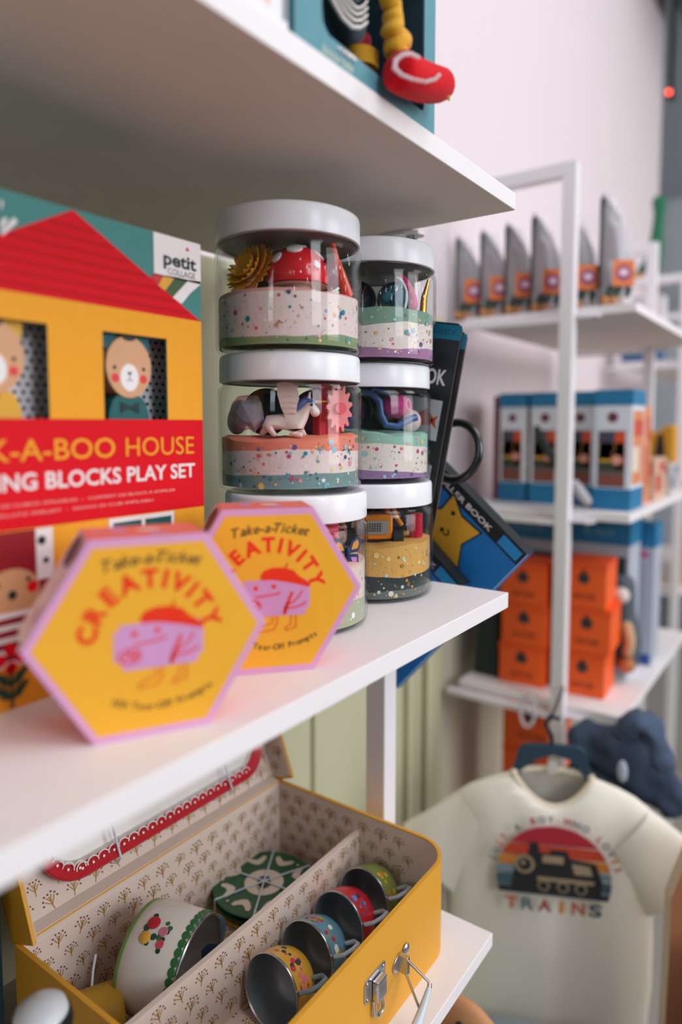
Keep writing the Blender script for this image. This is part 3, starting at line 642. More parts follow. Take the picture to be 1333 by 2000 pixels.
# dotted room behind each window and the wooden animal blocks seen in it
for i, (y0, y1) in enumerate(wins):
    mb = MB(); x0 = HX - .017
    bx(mb, y0 - .012, y1 + .020, wz0 - .004, wz1 + .004, x0 - .001, x0, mat('#8a6650', .6)); mb.build('window_tray', t, smooth=False)
    a = Art(Vector((x0, 0, 0)) - inv, (0, 1, 0), (0, 0, 1)); a.rect(y0 + .021, y1 + .020, wz0, wz1 + .004, mat('#e6e3ea', .6)); a.up()
    for r in range(14):
        for c in range(9):
            yy = y0 + .0225 + c * .0047 + (r % 2) * .0024; zz = wz0 + .002 + r * .0040
            if yy < y1 + .019 and zz < wz1 + .003: a.disc(yy, zz, .0011, INK, n=10)
    a.build('dotted_paper', t)
def animal(name, label, yc, body, ear, head='#d8a47c', bunny=False):
    xb = HX - .0020
    t2 = thing(name, label, 'toy block', (xb - .0130, yc, wz0))
    WD = mat(head, .6, vary=.10, scale=90)
    MB().prism([(-.0135, -.001), (.0135, -.001), (.0132, .012), (.011, .0185), (.008, .0215), (-.008, .0215), (-.011, .0185), (-.0132, .012)], (.012, 0, 0), (0, 1, 0), (0, 0, 1), (1, 0, 0), .010, mat(body, .6)).build('body', t2, smooth=False, bevel=.0008)
    ol = [(.0148 * math.cos(q), .0372 + .0168 * math.sin(q)) for q in [2 * PI * k / 36 for k in range(36)]]
    MB().prism(ol, (.0125, 0, 0), (0, 1, 0), (0, 0, 1), (1, 0, 0), .010, WD).build('head', t2, smooth=False, bevel=.001)
    for sg in (-1, 1):
        pl = [(sg * .0105 + .0048 * math.cos(q) * (1), (.0505 if not bunny else .0530) + (.0056 if not bunny else .010) * math.sin(q)) for q in [2 * PI * k / 20 for k in range(20)]]
        MB().prism(pl, (.0105, 0, 0), (0, 1, 0), (0, 0, 1), (1, 0, 0), .008, mat(ear, .6)).build('ear', t2, smooth=False)
    a = Art((.01252, 0, 0), (0, 1, 0), (0, 0, 1), .0001)
    a.disc(0, .0315, .0060, mat('#f1ecec', .5), ry=.0074)
    for sg in (-1, 1): a.disc(sg * .0095, .0365, .0011, INK); a.disc(sg * .0092, .0310, .0024, mat('#e23a3c', .5))
    a.up(); a.poly([(-.0016, .0345), (0, .0323), (.0016, .0345)], INK); a.line([(0, .0325), (0, .0306), (.0018, .0296)], .0004, INK); a.line([(0, .0306), (-.0018, .0296)], .0004, INK)
    if not bunny: a.k = 1; a.poly([(-.006, .0185), (0, .0158), (.006, .0185), (.006, .0122), (0, .0148), (-.006, .0122)], mat('#0e2b30', .5))
    else: a.poly([(-.012, .020), (.002, .020), (-.004, .004)], RR)
    a.disc(0, .0532, .0046, INK, ry=.002)
    a.build('painted_face', t2); return t2
animal('bear_block', 'wooden bear block with teal bow-tie body in the box window', .2400, '#1f6164', '#1c5f66')
animal('bunny_block', 'yellow-eared wooden block at the photo\'s left edge in the box window', .1655, '#e3a93a', '#e0a83c', bunny=True)

# ------------------------------------------------------------------ cards, ring and blue books by the shelf end
TB = mat('#157a9c', .5); CARD = mat('#20282d', .5, vary=.06)
def card(label, X, Y, Z, h, w, txt):
    r = math.radians(10.3); t = thing('book_card', label, 'packaged book', (X, Y, Z))
    U = Vector((math.cos(r), 0, -math.sin(r))); V = Vector((math.sin(r), 0, math.cos(r)))     # lower right corner at the origin, leaning right
    O = -U * w
    MB().prism([(0, 0), (w, 0), (w, h - .004), (w - .004, h), (0, h)], O, U, V, (0, -1, 0), .0018, CARD, mat('#5a4c44', .6)).build('backing_card', t, smooth=False)
    a = Art(O, U, V); a.rect(0, w, h - .0135, h - .0015, TB); a.up(); a.text('BABY', w - .004, h - .010, .005, mat('#0f5a78', .5), width=.024, align='R')
    if txt:
        a.text('STROLLER BOOK', w - .0065, h - .051, .0125, CRM, width=.098, align='R', bold=.02)
        a.rect(w - .034, w - .006, h - .098, h - .064, mat('#dcdde4', .5)); a.rect(w - .034, w - .006, h - .152, h - .119, mat('#dcdde4', .5)); a.rect(w - .08, w - .012, h - .112, h - .108, CRM); a.up()
        FO = mat('#d9572c', .5); c = (w - .0205, h - .081)
        a.poly([(c[0] + .0085 * math.cos(q), c[1] + .006 * math.sin(q)) for q in [2 * PI * k / 18 for k in range(18)]], FO)
        a.poly([(c[0] + .006, c[1]), (c[0] + .0125, c[1] + .005), (c[0] + .0105, c[1] - .001), (c[0] + .0125, c[1] - .007), (c[0] + .007, c[1] - .003)], FO); a.poly([(c[0] - .004, c[1] + .005), (c[0] + .002, c[1] + .010), (c[0] + .004, c[1] + .004)], FO)
        a.disc(w - .022, h - .134, .008, mat('#39405e', .5))
    a.build('printed_front', t); return t
card('black book card with orange fish print, leaning behind the jars', -.2895, .5180, -.1347, .2195, .112, True)
card('black book card mostly hidden behind the fish print card', -.2850, .5205, -.1347, .2125, .112, False)
BB = mat('#1a7ac6', .55, vary=.06, scale=120); BBL = mat('#2a92d6', .55)
def soft_book(label, R, e1, L1, L2, Y, star):
    """R = right corner (x, z); e1 towards upper left along the title strip, e2 towards lower left"""
    e1 = Vector((e1[0], 0, e1[1])).normalized(); e2 = Vector((e1.z * -1, 0, e1.x)).normalized()
    if e2.z > 0: e2 = -e2
    if e2.x > 0: e2 = -e2
    t = thing('soft_book', label, 'book', (R[0], Y, R[1])); U, V = e2, e1
    N = Vector((0, -1, 0)); rev = U.cross(V).dot(N) < 0
    pl = [(0, 0), (L2, 0), (L2, L1), (0, L1)]
    if rev: U, V = e1, e2; pl = [(0, 0), (L1, 0), (L1, L2), (0, L2)]
    T = (lambda a, b: (b, a)) if rev else (lambda a, b: (a, b))      # a along e2, b along e1
    MB().prism(pl, (0, 0, 0), U, V, N, .004, BB).build('cover', t, smooth=False, bevel=.0008)
    pg = MB()
    for k in range(3): pg.prism([(x * .985 + .001, y * .985 + .001) for x, y in pl], (0, .0042 + k * .0036, 0), U, V, N, .0034, mat('#c3cad8', .7))
    pg.build('pages', t, smooth=False, bevel=.0008)
    sp = [(-.0012, 0), (0, 0), (0, L1), (-.0012, L1)]; sp = [T(*p) for p in sp]; sp = sp[::-1] if rev else sp
    MB().prism(sp, (0, -.0002, 0), U, V, N, .0184, mat('#1b2226', .5)).build('spine', t, smooth=False)
    MB().prism(pl, (0, .0152, 0), U, V, N, .003, BB).build('back_cover', t, smooth=False, bevel=.0008)
    a = Art((0, 0, 0), U, V)
    def poly(pts, m):
        q = [T(*p) for p in pts]; ar = sum(q[i][0] * q[(i + 1) % len(q)][1] - q[(i + 1) % len(q)][0] * q[i][1] for i in range(len(q)))
        a.poly(q if ar > 0 else q[::-1], m)
    poly([(.0, 0), (.0135, 0), (.0135, L1), (.0, L1)], mat('#1b2226', .5))
    a.up(); poly([(.0015, .003), (.0115, .003), (.0115, .026), (.0015, .026)], BBL)
    dr = (Vector((*T(0, -1), 0)))
    a.text('STROLLER BOOK', *T(.0098, L1 * .80), .0050, CRM, width=L1 * .56, bold=.02, rot=math.atan2(dr.y, dr.x))
    if star:
        def ab(px, py):
            P = on(1, px, py, Y) - Vector((R[0], Y, R[1])); return (P.dot(e2), P.dot(e1))
        sp = [(891, 963), (906, 1005), (942, 1037), (905, 1058), (897, 1110), (872, 1085), (840, 1085), (848, 1040), (836, 995), (868, 990)]
        q = [(lambda v: (v[0] + .0030, v[1]))(ab(*p)) for p in sp]; c = (sum(p[0] for p in q) / 10, sum(p[1] for p in q) / 10)
        poly([(c[0] + (p[0] - c[0]) * 1.10, c[1] + (p[1] - c[1]) * 1.10) for p in q], mat('#14242c', .5)); a.up(); poly(q, mat('#f2b234', .55, vary=.05)); a.up()
        for p, r in (((890, 998), .0022), ((868, 1030), .0022)): v = ab(*p); x, y = T(v[0] + .0030, v[1]); a.disc(x, y, r, INK)
        a.line([T(ab(*p)[0] + .0030, ab(*p)[1]) for p in ((880, 1030), (881, 1038), (876, 1041), (871, 1037))], .0014, INK)
    a.build('printed_cover', t); return t
soft_book('large blue soft book with smiling yellow star, hanging past the shelf end', (-.2150, -.1135), (-.75, .661), .155, .208, .5760, True)
soft_book('smaller blue soft book tucked in front of the yellow star book', (-.2665, -.1445), (-.735, .678), .120, .120, .5545, False)
t = thing('stroller_ring', 'black plastic hanging ring above the yellow star book', 'ring', (-.276, .558, -.0236))
pts = [(.0235 * math.cos(a), .004 * math.sin(a), .0255 * math.sin(a)) for a in [math.radians(-215 + 8 * k) for k in range(43)]]
MB().tube(pts, .0039, mat('#15191b', .25, vary=.1, spec=.6, coat=.3), 14).build('ring', t)
mb = MB().prism([(-.030, -.006), (.0, -.008), (.0, .009), (-.030, .012)], (-.018, -.002, .012), (1, 0, 0), (0, 0, 1), (0, -1, 0), .003, BLACK); mb.prism([(-.036, -.006), (-.026, -.006), (-.026, .165), (-.036, .165)], (-.018, .0015, .012), (1, 0, 0), (0, 0, 1), (0, -1, 0), .002, BLACK)
mb.build('strap', t, smooth=False)

# ------------------------------------------------------------------ top shelf: teal gift box, plush toy, white package
TX = -0.2105; yl, yr, zb, ztp = .2565, .3920, .1783, .40
t = thing('gift_box', 'teal window box holding a plush toy on the top shelf', 'box', (TX, .324, .1783)); inv = Vector(t.location)
TL = mat('#5b93a0', .6, vary=.05, scale=90); TD = mat('#3a5660', .7, vary=.1)
hole = [(.2770, .40), (.2770, .1990), (.2778, .1945), (.2800, .1920), (.2830, .1900), (.374, .1876), (.3775, .1880), (.3785, .1905), (.3785, .40)]
mb = MB(); outer = [(yl, ztp), (yl, zb), (yr, zb), (yr, ztp)]
ring = [(yl, .40), (yl, zb), (yr, zb), (yr, .40)] + hole[::-1]
mb.prism([(y - inv.y, z - inv.z) for y, z in ring], (TX - inv.x, 0, 0), (0, 1, 0), (0, 0, 1), (1, 0, 0), .0012, TL)
mb.build('front_panel', t, smooth=False)
mb = MB(); B = lambda x0, x1, y0, y1, z0, z1, m: mb.box(x0 - inv.x, x1 - inv.x, y0 - inv.y, y1 - inv.y, z0 - inv.z, z1 - inv.z, m)
B(TX - .085, TX - .083, yl, yr, zb, ztp, TD); B(TX - .083, TX - .0013, yl, yl + .0012, zb, ztp, TL); B(TX - .083, TX - .0013, yr - .0012, yr, zb, ztp, TL); B(TX - .083, TX - .0013, yl + .0012, yr - .0012, zb, zb + .0012, TL)
B(TX - .083, TX - .0013, yl + .0013, yl + .0016, zb + .0013, ztp, TD); B(TX - .083, TX - .0013, yr - .0016, yr - .0013, zb + .0013, ztp, TD); B(TX - .083, TX - .0013, yl + .0016, yr - .0016, zb + .0013, zb + .0016, TD)
mb.build('carton', t, smooth=False)
A = Art(Vector((TX, 0, 0)) - inv, (0, 1, 0), (0, 0, 1)); A.text('bonjour bebe', .2775, .1800, .0048, mat('#d9d8c0', .5), width=.026, shear=.3); A.build('printed_front', t)
t = thing('plush_toy', 'plush toy in grey overalls and stripes dangling a red shoe from the teal box', 'plush toy', (-.225, .31, .19))
GF = mat('#4a626c', .9, vary=.12, scale=500, bump=.4, sheen=.3); inv = Vector(t.location)
rel = lambda p: tuple(Vector(p) - inv)
F = lambda X, *pts: [rel(on(0, x, y, X)) for x, y in pts]
skin_mesh('body', F(-.226, (676, -70), (674, -25), (676, 20), (684, 62), (694, 92)), chain(5), [.0130, .0135, .0130, .0105, .0060], GF, t)
MB().ball(rel((-.236, .292, .300)), .034, GF, n=32, sz=.95).build('head', t, ang=180)
for sg in (-1, 1): MB().ball(rel((-.236, .292 + sg * .026, .330)), .013, GF, n=20, sx=.6).build('ear', t, ang=180)
for sg in (-1, 1): MB().ball(rel((-.2035, .292 + sg * .012, .306)), .0032, BLACK, n=12).build('eye', t, ang=180)
for k in range(8):
    c = '#e9e4e0' if k % 2 == 0 else '#16191c'; o_ = 7.4 * k
    MB().tube(F(-.2115 + .0003 * k, (640 + o_ * .62, -22), (653 + o_ * .62, 6 - o_ * .10), (669 + o_ * .45, 34 - o_ * .50), (687 + o_ * .22, 52 - o_ * .80), (702 + o_ * .1, 53 - o_ * .92), (715, 43 - o_ * .95)), .0013, mat(c, .95, vary=.1, scale=600, bump=.4, spec=.1), 10).build('jersey_stripe', t)
YW = mat('#e0a51f', .9, vary=.10, scale=400, bump=.5, sheen=.3)
skin_mesh('leg', F(-.2055, (757, -30), (759, -4), (766, 10), (769, 22), (766, 34), (771, 46), (764, 58), (770, 66), (782, 76), (778, 86), (770, 94), (777, 104), (772, 116)), chain(13), [.0060, .0058, .0064, .0050, .0068, .0056, .0080, .0060, .0078, .0088, .0068, .0076, .0062], YW, t)
RD = mat('#d5101e', .9, vary=.16, scale=700, bump=.6, sheen=.12, spec=.1)
skin_mesh('shoe', F(-.198, (772, 128), (782, 140), (806, 153), (834, 163), (858, 167), (872, 163)), chain(6), [.0105, .0118, .0116, .0112, .0108, .0080], RD, t)
st = MB(); path = F(-.1838, (817, 112), (803, 105), (787, 107), (773, 118), (771, 134), (784, 146), (806, 155), (832, 160), (850, 155), (862, 143))
P = []
for a, b in zip(path, path[1:]):
    for q in range(3): P.append(Vector(a).lerp(Vector(b), q / 3))
for p in P: st.ball(p, .0011, mat('#f0dfe4', .8), n=8)
st.build('stitching', t)
MB().tube(F(-.1925, (866, 178), (874, 186), (878, 196)), [.002, .0016, .0006], YW).build('ribbon_tab', t)
for c, z0, z1, x, nm in (('#d9a02a', .1975, .2065, -.226, 'ribbon_loop'), ('#b32434', .2070, .2160, -.231, 'ribbon_loop')):
    mb = MB(); n = 20; v = []
    for zz in (z0, z1):
        for r in (.0105, .0098):
            for k in range(n):
                a = 2 * PI * k / n; v.append(rel((x + r * math.sin(a), .3325 + r * math.cos(a), zz)))
    f = []
    for k in range(n):
        k2 = (k + 1) % n; f += [(k, k2, 2 * n + k2, 2 * n + k), (n + k2, n + k, 3 * n + k, 3 * n + k2), (2 * n + k, 2 * n + k2, 3 * n + k2, 3 * n + k), (k2, k, n + k, n + k2)]
    mb.add(v, f, mat(c, .85, vary=.1, scale=500)); mb.build(nm, t)
a = Art(rel((TX + .0006, 0, 0)), (0, 1, 0), (0, 0, 1)); L_ = lambda *pts: [(on(0, x, y, TX).y, on(0, x, y, TX).z) for x, y in pts]
a.poly(L_((654, 90), (668, 96), (690, 110), (697, 120), (684, 117), (668, 104)), mat('#e6e4e6', .8)); a.up()
for x, y in ((668, 99), (676, 106), (685, 113)): a.poly(L_((x - 3, y - 2), (x + 3, y + 1), (x + 3, y + 4), (x - 3, y + 1)), INK)
a.build('care_label', t)
t = thing('white_package', 'white package with peach print left of the teal box on the top shelf', 'box', (TX - .03, .205, .1783))
MB().box(-.030, .0285, -.060, .0490, 0, .2, mat('#eceaee', .5)).build('carton', t, smooth=False, bevel=.0008)
a = Art((.0285, 0, 0), (0, 1, 0), (0, 0, 1)); a.rect(.0445, .0480, .0045, .2, mat('#7d838c', .5)); a.poly([(.018, .02), (.034, .0065), (.036, .0065), (.036, .04)], mat('#f0c3b0', .6)); a.disc(.022, .034, .020, mat('#f4d4c8', .6)); a.up(); a.disc(.018, .028, .010, mat('#5a4c50', .5)); a.build('printed_front', t)

# ------------------------------------------------------------------ yellow suitcase on the lowest shelf
YEL = mat('#e2a232', .5, vary=.04, scale=150, spec=.4); YELD = mat('#d79a30', .55, vary=.04)
LIN = mat('#dcc8bb', .75, vary=.02); SPR = mat('#b58a45', .7); BER = mat('#7a4a4a', .7)
sx0, sx1, sy0, sy1, sz0, sz1 = -.4350, -.2425, .2280, .4990, -.4288, -.3500
t = thing('tea_set_suitcase', 'open yellow suitcase with sprig lining and silver latch on the lowest shelf', 'suitcase', (-.34, .363, sz0)); inv = Vector(t.location); CASE = t
def outline(off, r=.030):
    x0, x1, y0, y1 = sx0 + off, sx1 - off, sy0 + off, sy1 - off; r = r - off; p = [(x0, y1), (x0, y0)]
    for cx, cy, a0 in ((x1 - r, y0 + r, -90), (x1 - r, y1 - r, 0)):
        p += [(cx + r * math.cos(math.radians(a0 + 9 * k)), cy + r * math.sin(math.radians(a0 + 9 * k))) for k in range(11)]
    return p
def loft(mb, loops, m, close=True):
    n = len(loops[0]); v = [Vector(p) - inv for L in loops for p in L]
    mb.add(v, [(i * n + k, i * n + (k + 1) % n, (i + 1) * n + (k + 1) % n, (i + 1) * n + k) for i in range(len(loops) - 1) for k in range(n)], m)
    return mb
o0, o1 = outline(0), outline(.0032)
mb = MB(); z3 = lambda o, z: [(x, y, z) for x, y in o]
loft(mb, [z3(o0, sz0), z3(o0, sz1), z3(o1, sz1), z3(o1, sz1 - .003)], YEL)
mb.add([Vector(p) - inv for p in z3(o0, sz0)], [tuple(range(len(o0)))[::-1]], YEL)
mb.build('case_shell', t, ang=40)
o2 = outline(.0033); mb = MB(); loft(mb, [z3(o2, sz1 - .0012), z3(o2, sz0 + .0025)], LIN); mb.add([Vector(p) - inv for p in z3(o2, sz0 + .0025)], [tuple(range(len(o2)))], LIN)
rng = random.Random(3)
def sprigs(mb, O, U, V, w, h, step=.0185, size=.0056):
    a = Art(Vector(O) - inv, U, V, .0002); a.mb = mb; r = 0; y = step * .45
    while y < h - size * .6:
        x = step * (.4 + .5 * (r % 2))
        while x < w - size * .6:
            f = rng.uniform(-.35, .35) + (PI if (r + int(x / step)) % 2 else 0) * 0; c, s_ = math.cos(f), math.sin(f); q = size * rng.uniform(.85, 1.1)
            R = lambda px, py: (x + (px * c - py * s_) * q, y + (px * s_ + py * c) * q)
            for p0, p1 in (((0, -1), (0, .6)), ((0, -.4), (-.65, .35)), ((0, -.4), (.65, .35)), ((0, .0), (-.35, .7)), ((0, 0), (.35, .7))): a.line([R(*p0), R(*p1)], q * .13, SPR)
            a.k = 2
            for px, py in ((0, .95), (-.85, .6), (.85, .6), (-.5, 1.0), (.5, 1.0), (-1, .1), (1, .1)): a.disc(*R(px, py), q * .13, BER, n=6)
            a.k = 1; x += step
        y += step * .72; r += 1
sprigs(mb, (sx0 + .0034, sy0 + .004, sz0 + .003), (0, 1, 0), (0, 0, 1), .263, .073)
sprigs(mb, (sx0 + .004, sy1 - .0034, sz0 + .003), (1, 0, 0), (0, 0, 1), .158, .073)
sprigs(mb, (sx0 + .004, sy0 + .004, sz0 + .0026), (1, 0, 0), (0, 1, 0), .182, .263)
mb.build('lining', t, ang=40)
mb = MB(); dx = -.3400
mb.box(dx - inv.x, dx + .004 - inv.x, sy0 + .0034 - inv.y, sy1 - .0034 - inv.y, sz0 + .0026 - inv.z, sz1 - .018 - inv.z, LIN)
sprigs(mb, (dx + .004, sy0 + .004, sz0 + .003), (0, 1, 0), (0, 0, 1), .262, .056)
mb.build('divider', t, smooth=False)
# lid leaning back on its hinge
la = math.radians(22); d = Vector((-math.sin(la), 0, math.cos(la))); nn = Vector((math.cos(la), 0, math.sin(la))); Hh = Vector((-.4395, 0, -.3530))
LW0, LW1, LH, LD = .2300, .5000, .172, .026
def lid_pt(y, s, n): return Hh + d * s + nn * n + Vector((0, y, 0))
def lid_box(mb, y0, y1, s0, s1, n0, n1, m):
    v = [lid_pt(y, s, n) - inv for n in (n0, n1) for y, s in ((y0, s0), (y1, s0), (y1, s1), (y0, s1))]
    mb.add(v, [(3, 2, 1, 0), (4, 5, 6, 7), (0, 1, 5, 4), (1, 2, 6, 5), (2, 3, 7, 6), (3, 0, 4, 7)], m)
mb = MB(); lid_box(mb, LW0, LW1, 0, LH, -.0032, 0, YELD); lid_box(mb, LW0, LW0 + .003, 0, LH, 0, LD, YEL); lid_box(mb, LW1 - .003, LW1, 0, LH, 0, LD, YEL); lid_box(mb, LW0 + .003, LW1 - .003, LH - .003, LH, 0, LD, YEL); 
lid = mb.build('lid', t, smooth=False, bevel=.0005)
mb = MB(); lid_box(mb, LW0 + .0031, LW1 - .0031, .0021, LH - .0031, .0002, .0009, LIN); lid_box(mb, LW0 + .0031, LW0 + .0038, .003, LH - .0031, .001, LD - .001, LIN); lid_box(mb, LW1 - .0038, LW1 - .0031, .003, LH - .0031, .001, LD - .001, LIN)
v = [Vector(p) - inv for p in ((sx0 + .0036, LW0 + .004, sz1 - .006), (sx0 + .0036, LW1 - .005, sz1 - .006), (sx0 + .0028, LW1 - .005, sz1 + .0006), (sx0 + .0028, LW0 + .004, sz1 + .0006))] + [lid_pt(LW1 - .005, .006, .0012) - inv, lid_pt(LW0 + .004, .006, .0012) - inv]
mb.add(v, [(0, 1, 2, 3), (3, 2, 4, 5)], LIN)
P0 = lid_pt(LW0 + .004, .004, .001); sprigs(mb, P0, (0, 1, 0), d, .262, .16)
sprigs(mb, lid_pt(LW1 - .0039, .004, .001), nn, d, LD - .003, .16)
mb.build('lid_lining', t, smooth=False)
# lettering on the dark edge of the lid seen at the left
a = Art(lid_pt(LW0, .09, .004) - inv, -d, nn); a.text('Moulin Roty', 0, .006, .006, mat('#cfc7ae', .6), width=.05, shear=.3); a.build('lettering', t)
# latch
mb = MB(); X = sx1 - inv.x; Y = lambda y: y - inv.y; Z = lambda z: z - inv.z
lt = MB().prism([(Y(.3640), Z(-.3905)), (Y(.3640), Z(-.3775)), (Y(.3660), Z(-.3755)), (Y(.3885), Z(-.3755)), (Y(.3900), Z(-.3770)), (Y(.3900), Z(-.3905)), (Y(.3880), Z(-.3925)), (Y(.3660), Z(-.3925))], (X + .0010, 0, 0), (0, 1, 0), (0, 0, 1), (1, 0, 0), .001, STEEL).build('latch_plate', t, smooth=False, bevel=.0004)
k = MB().box(X + .0011, X + .0062, Y(.3725), Y(.3845), Z(-.3945), Z(-.3795), STEEL); k.build('latch_hook', lt, smooth=False, bevel=.0012)
k = MB().tube([(X + .002, Y(.3735), Z(-.394)), (X + .0032, Y(.3735), Z(-.4045)), (X + .0034, Y(.376), Z(-.4065)), (X + .0034, Y(.381), Z(-.4065)), (X + .0032, Y(.3835), Z(-.4045)), (X + .002, Y(.3835), Z(-.394))], .0013, STEEL, 8); k.build('latch_bail', lt)
for y, z in ((.3668, -.3785), (.3872, -.3785), (.3668, -.390)): MB().ball((X + .0011, Y(y), Z(z)), .0014, STEEL, n=12, sx=.5).build('rivet', lt)
# handle: two lugs, wire bail, pale grip
for y in (.4090, .3080):
    h = MB().prism([(Y(y) + .0075 * math.cos(q) * 1.15, Z(-.3905) + .0062 * math.sin(q)) for q in [2 * PI * k / 24 for k in range(24)]], (X + .0012, 0, 0), (0, 1, 0), (0, 0, 1), (1, 0, 0), .0012, STEEL)
    h.box(X + .0012, X + .0085, Y(y) - .0016, Y(y) + .0022, Z(-.3965), Z(-.3835), STEEL); h.ball((X + .0012, Y(y) + .0095, Z(-.3860)), .0042, STEEL, n=16, sx=.45)
    h.build('handle_lug', t, bevel=.0005)
mb = MB()
for y, sg in ((.4090, 1), (.3080, -1)):
    mb.tube([(X + .006, Y(y), Z(-.3850)), (X + .0265, Y(y - sg * .001), Z(-.3930))], .0010, STEEL, 8); mb.tube([(X + .006, Y(y), Z(-.3955)), (X + .0255, Y(y - sg * .014), Z(-.4030))], .0010, STEEL, 8)
    mb.tube([(X + .0265, Y(y - sg * .001), Z(-.3930)), (X + .0275, Y(y - sg * .004), Z(-.396))], .0017, STEEL, 8)
mb.build('handle_wire', t)
mb = MB().tube([(X + .0272, Y(.4090 - .003 - .0095 * k * .98), Z(-.3945 - .020 * math.sin(min(1, k / 3.2) * PI / 2) * (1 if k < 5 else math.sin(min(1, (10 - k) / 3.2) * PI / 2)))) for k in range(11)], [.0018, .003, .0038, .0042, .0044, .0044, .0044, .0042, .0038, .003, .0018], mat('#d5dde4', .3, coat=.3), 12)
mb.build('handle_grip', t)

# red scalloped tray tied into the lid
t = thing('serving_tray', 'white tray with red scalloped rim tied inside the suitcase lid', 'tray', tuple(lid_pt(.3690, .016, .004))); inv2 = Vector(t.location)
TW = mat('#e6e0dc', .35, coat=.2); TR = mat('#c3222e', .35, coat=.3)
def rr(y0, y1, s0, s1, r, n=8):
    p = []
    for cy, cs, a0 in ((y0 + r, s0 + r, 180), (y1 - r, s0 + r, 270), (y1 - r, s1 - r, 0), (y0 + r, s1 - r, 90)):
        p += [(cy + r * math.cos(math.radians(a0 + 90 * k / n)), cs + r * math.sin(math.radians(a0 + 90 * k / n))) for k in range(n + 1)]
    return p
TP = lambda L, n: [lid_pt(y, s, n) - inv2 for y, s in L]
ty0, ty1, ts0, ts1 = .2530, .4870, .0170, .150
mb = MB()
loops = [TP(rr(ty0, ty1, ts0, ts1, .032), .0105), TP(rr(ty0 + .0012, ty1 - .0012, ts0 + .0012, ts1 - .0012, .031), .0118), TP(rr(ty0 + .010, ty1 - .010, ts0 + .010, ts1 - .010, .024), .0075)]
n = len(loops[0]); v = [p for L in loops for p in L]
mb.add(v, [(i * n + k, i * n + (k + 1) % n, (i + 1) * n + (k + 1) % n, (i + 1) * n + k) for i in range(2) for k in range(n)], TR)
v = TP(rr(ty0, ty1, ts0, ts1, .032), .0090) + loops[0]; mb.add(v, [(k, (k + 1) % n, n + (k + 1) % n, n + k) for k in range(n)], TR)
mb.build('rim', t, ang=50)
mb = MB(); L2 = TP(rr(ty0 + .010, ty1 - .010, ts0 + .010, ts1 - .010, .024), .0075); L3 = TP(rr(ty0 + .0125, ty1 - .0125, ts0 + .0125, ts1 - .0125, .022), .0042); L4 = TP(rr(ty0 + .010, ty1 - .010, ts0 + .010, ts1 - .010, .024), .0030)
mb.add(L2 + L3, [(k, (k + 1) % n, n + (k + 1) % n, n + k) for k in range(n)], TW); mb.add(L3, [tuple(range(n))], TW); mb.add(L4 + L2, [(k, (k + 1) % n, n + (k + 1) % n, n + k) for k in range(n)], TR); mb.add(L4, [tuple(range(n))[::-1]], TR)
mb.build('dish', t, ang=50)
a = Art(lid_pt(0, 0, .0045) - inv2, (0, 1, 0), d, .0003)
# scallop edging: white lace arcs with dots just inside the rim
ar = Art(lid_pt(0, 0, .0102) - inv2, (0, 1, 0), d, .0003); CR = mat('#efe6e0', .5)
npt = 20
for k in range(npt):
    y = ty0 + .030 + k * (ty1 - ty0 - .060) / (npt - 1)
    ar.line([(y + .0048 * math.cos(q), ts0 + .0068 + .0042 * math.sin(q)) for q in [PI * j / 6 for j in range(7)]], .0009, CR); ar.disc(y, ts0 + .0066, .0010, CR, n=8)
for k in range(4):
    an = math.radians(195 + 22 * k); y, s = ty0 + .032 + .0245 * math.cos(an), ts0 + .032 + .0245 * math.sin(an)
    ar.disc(y, s, .0010, CR, n=8); ar.line([(y + .0048 * math.cos(an + q), s + .0048 * math.sin(an + q)) for q in [PI / 2 + PI * j / 6 for j in range(7)]], .0009, CR)
ar.build('scallop_lace', t)
a.text('Moulin Roty', .305, .0430, .0050, mat('#b08a58', .6), width=.036, shear=.35)
a.line([(.29, .056), (.34, .0545), (.36, .058)], .0022, mat('#b83a52', .6)); a.line([(.35, .052), (.39, .050), (.43, .054)], .0030, mat('#8b9a6a', .6)); a.disc(.435, .0525, .0022, TR)
rg = rr(ty0 + .026, ty1 - .026, ts0 + .026, ts1 - .026, .018); a.line(rg, .0006, mat('#c9c6c4', .5)); a.build('printed_motif', t)
STR = mat('#d3dde6', .7)
for y, nm in ((.3140, 'left'), (.4350, 'right')):
    tag(MB().tube([lid_pt(y, .0125, .0060), lid_pt(y - .001, .0165, .0125), lid_pt(y - .002, .05, .0128), lid_pt(y - .004, .12, .0126), lid_pt(y - .004, .152, .012), lid_pt(y - .004, .155, .004)], .0009, STR, 8).build('tie_string'),
        'pale string over the serving tray, ' + ('near the lettering' if nm == 'left' else 'toward its far end'), 'string', 'pale strings tying the tea set')

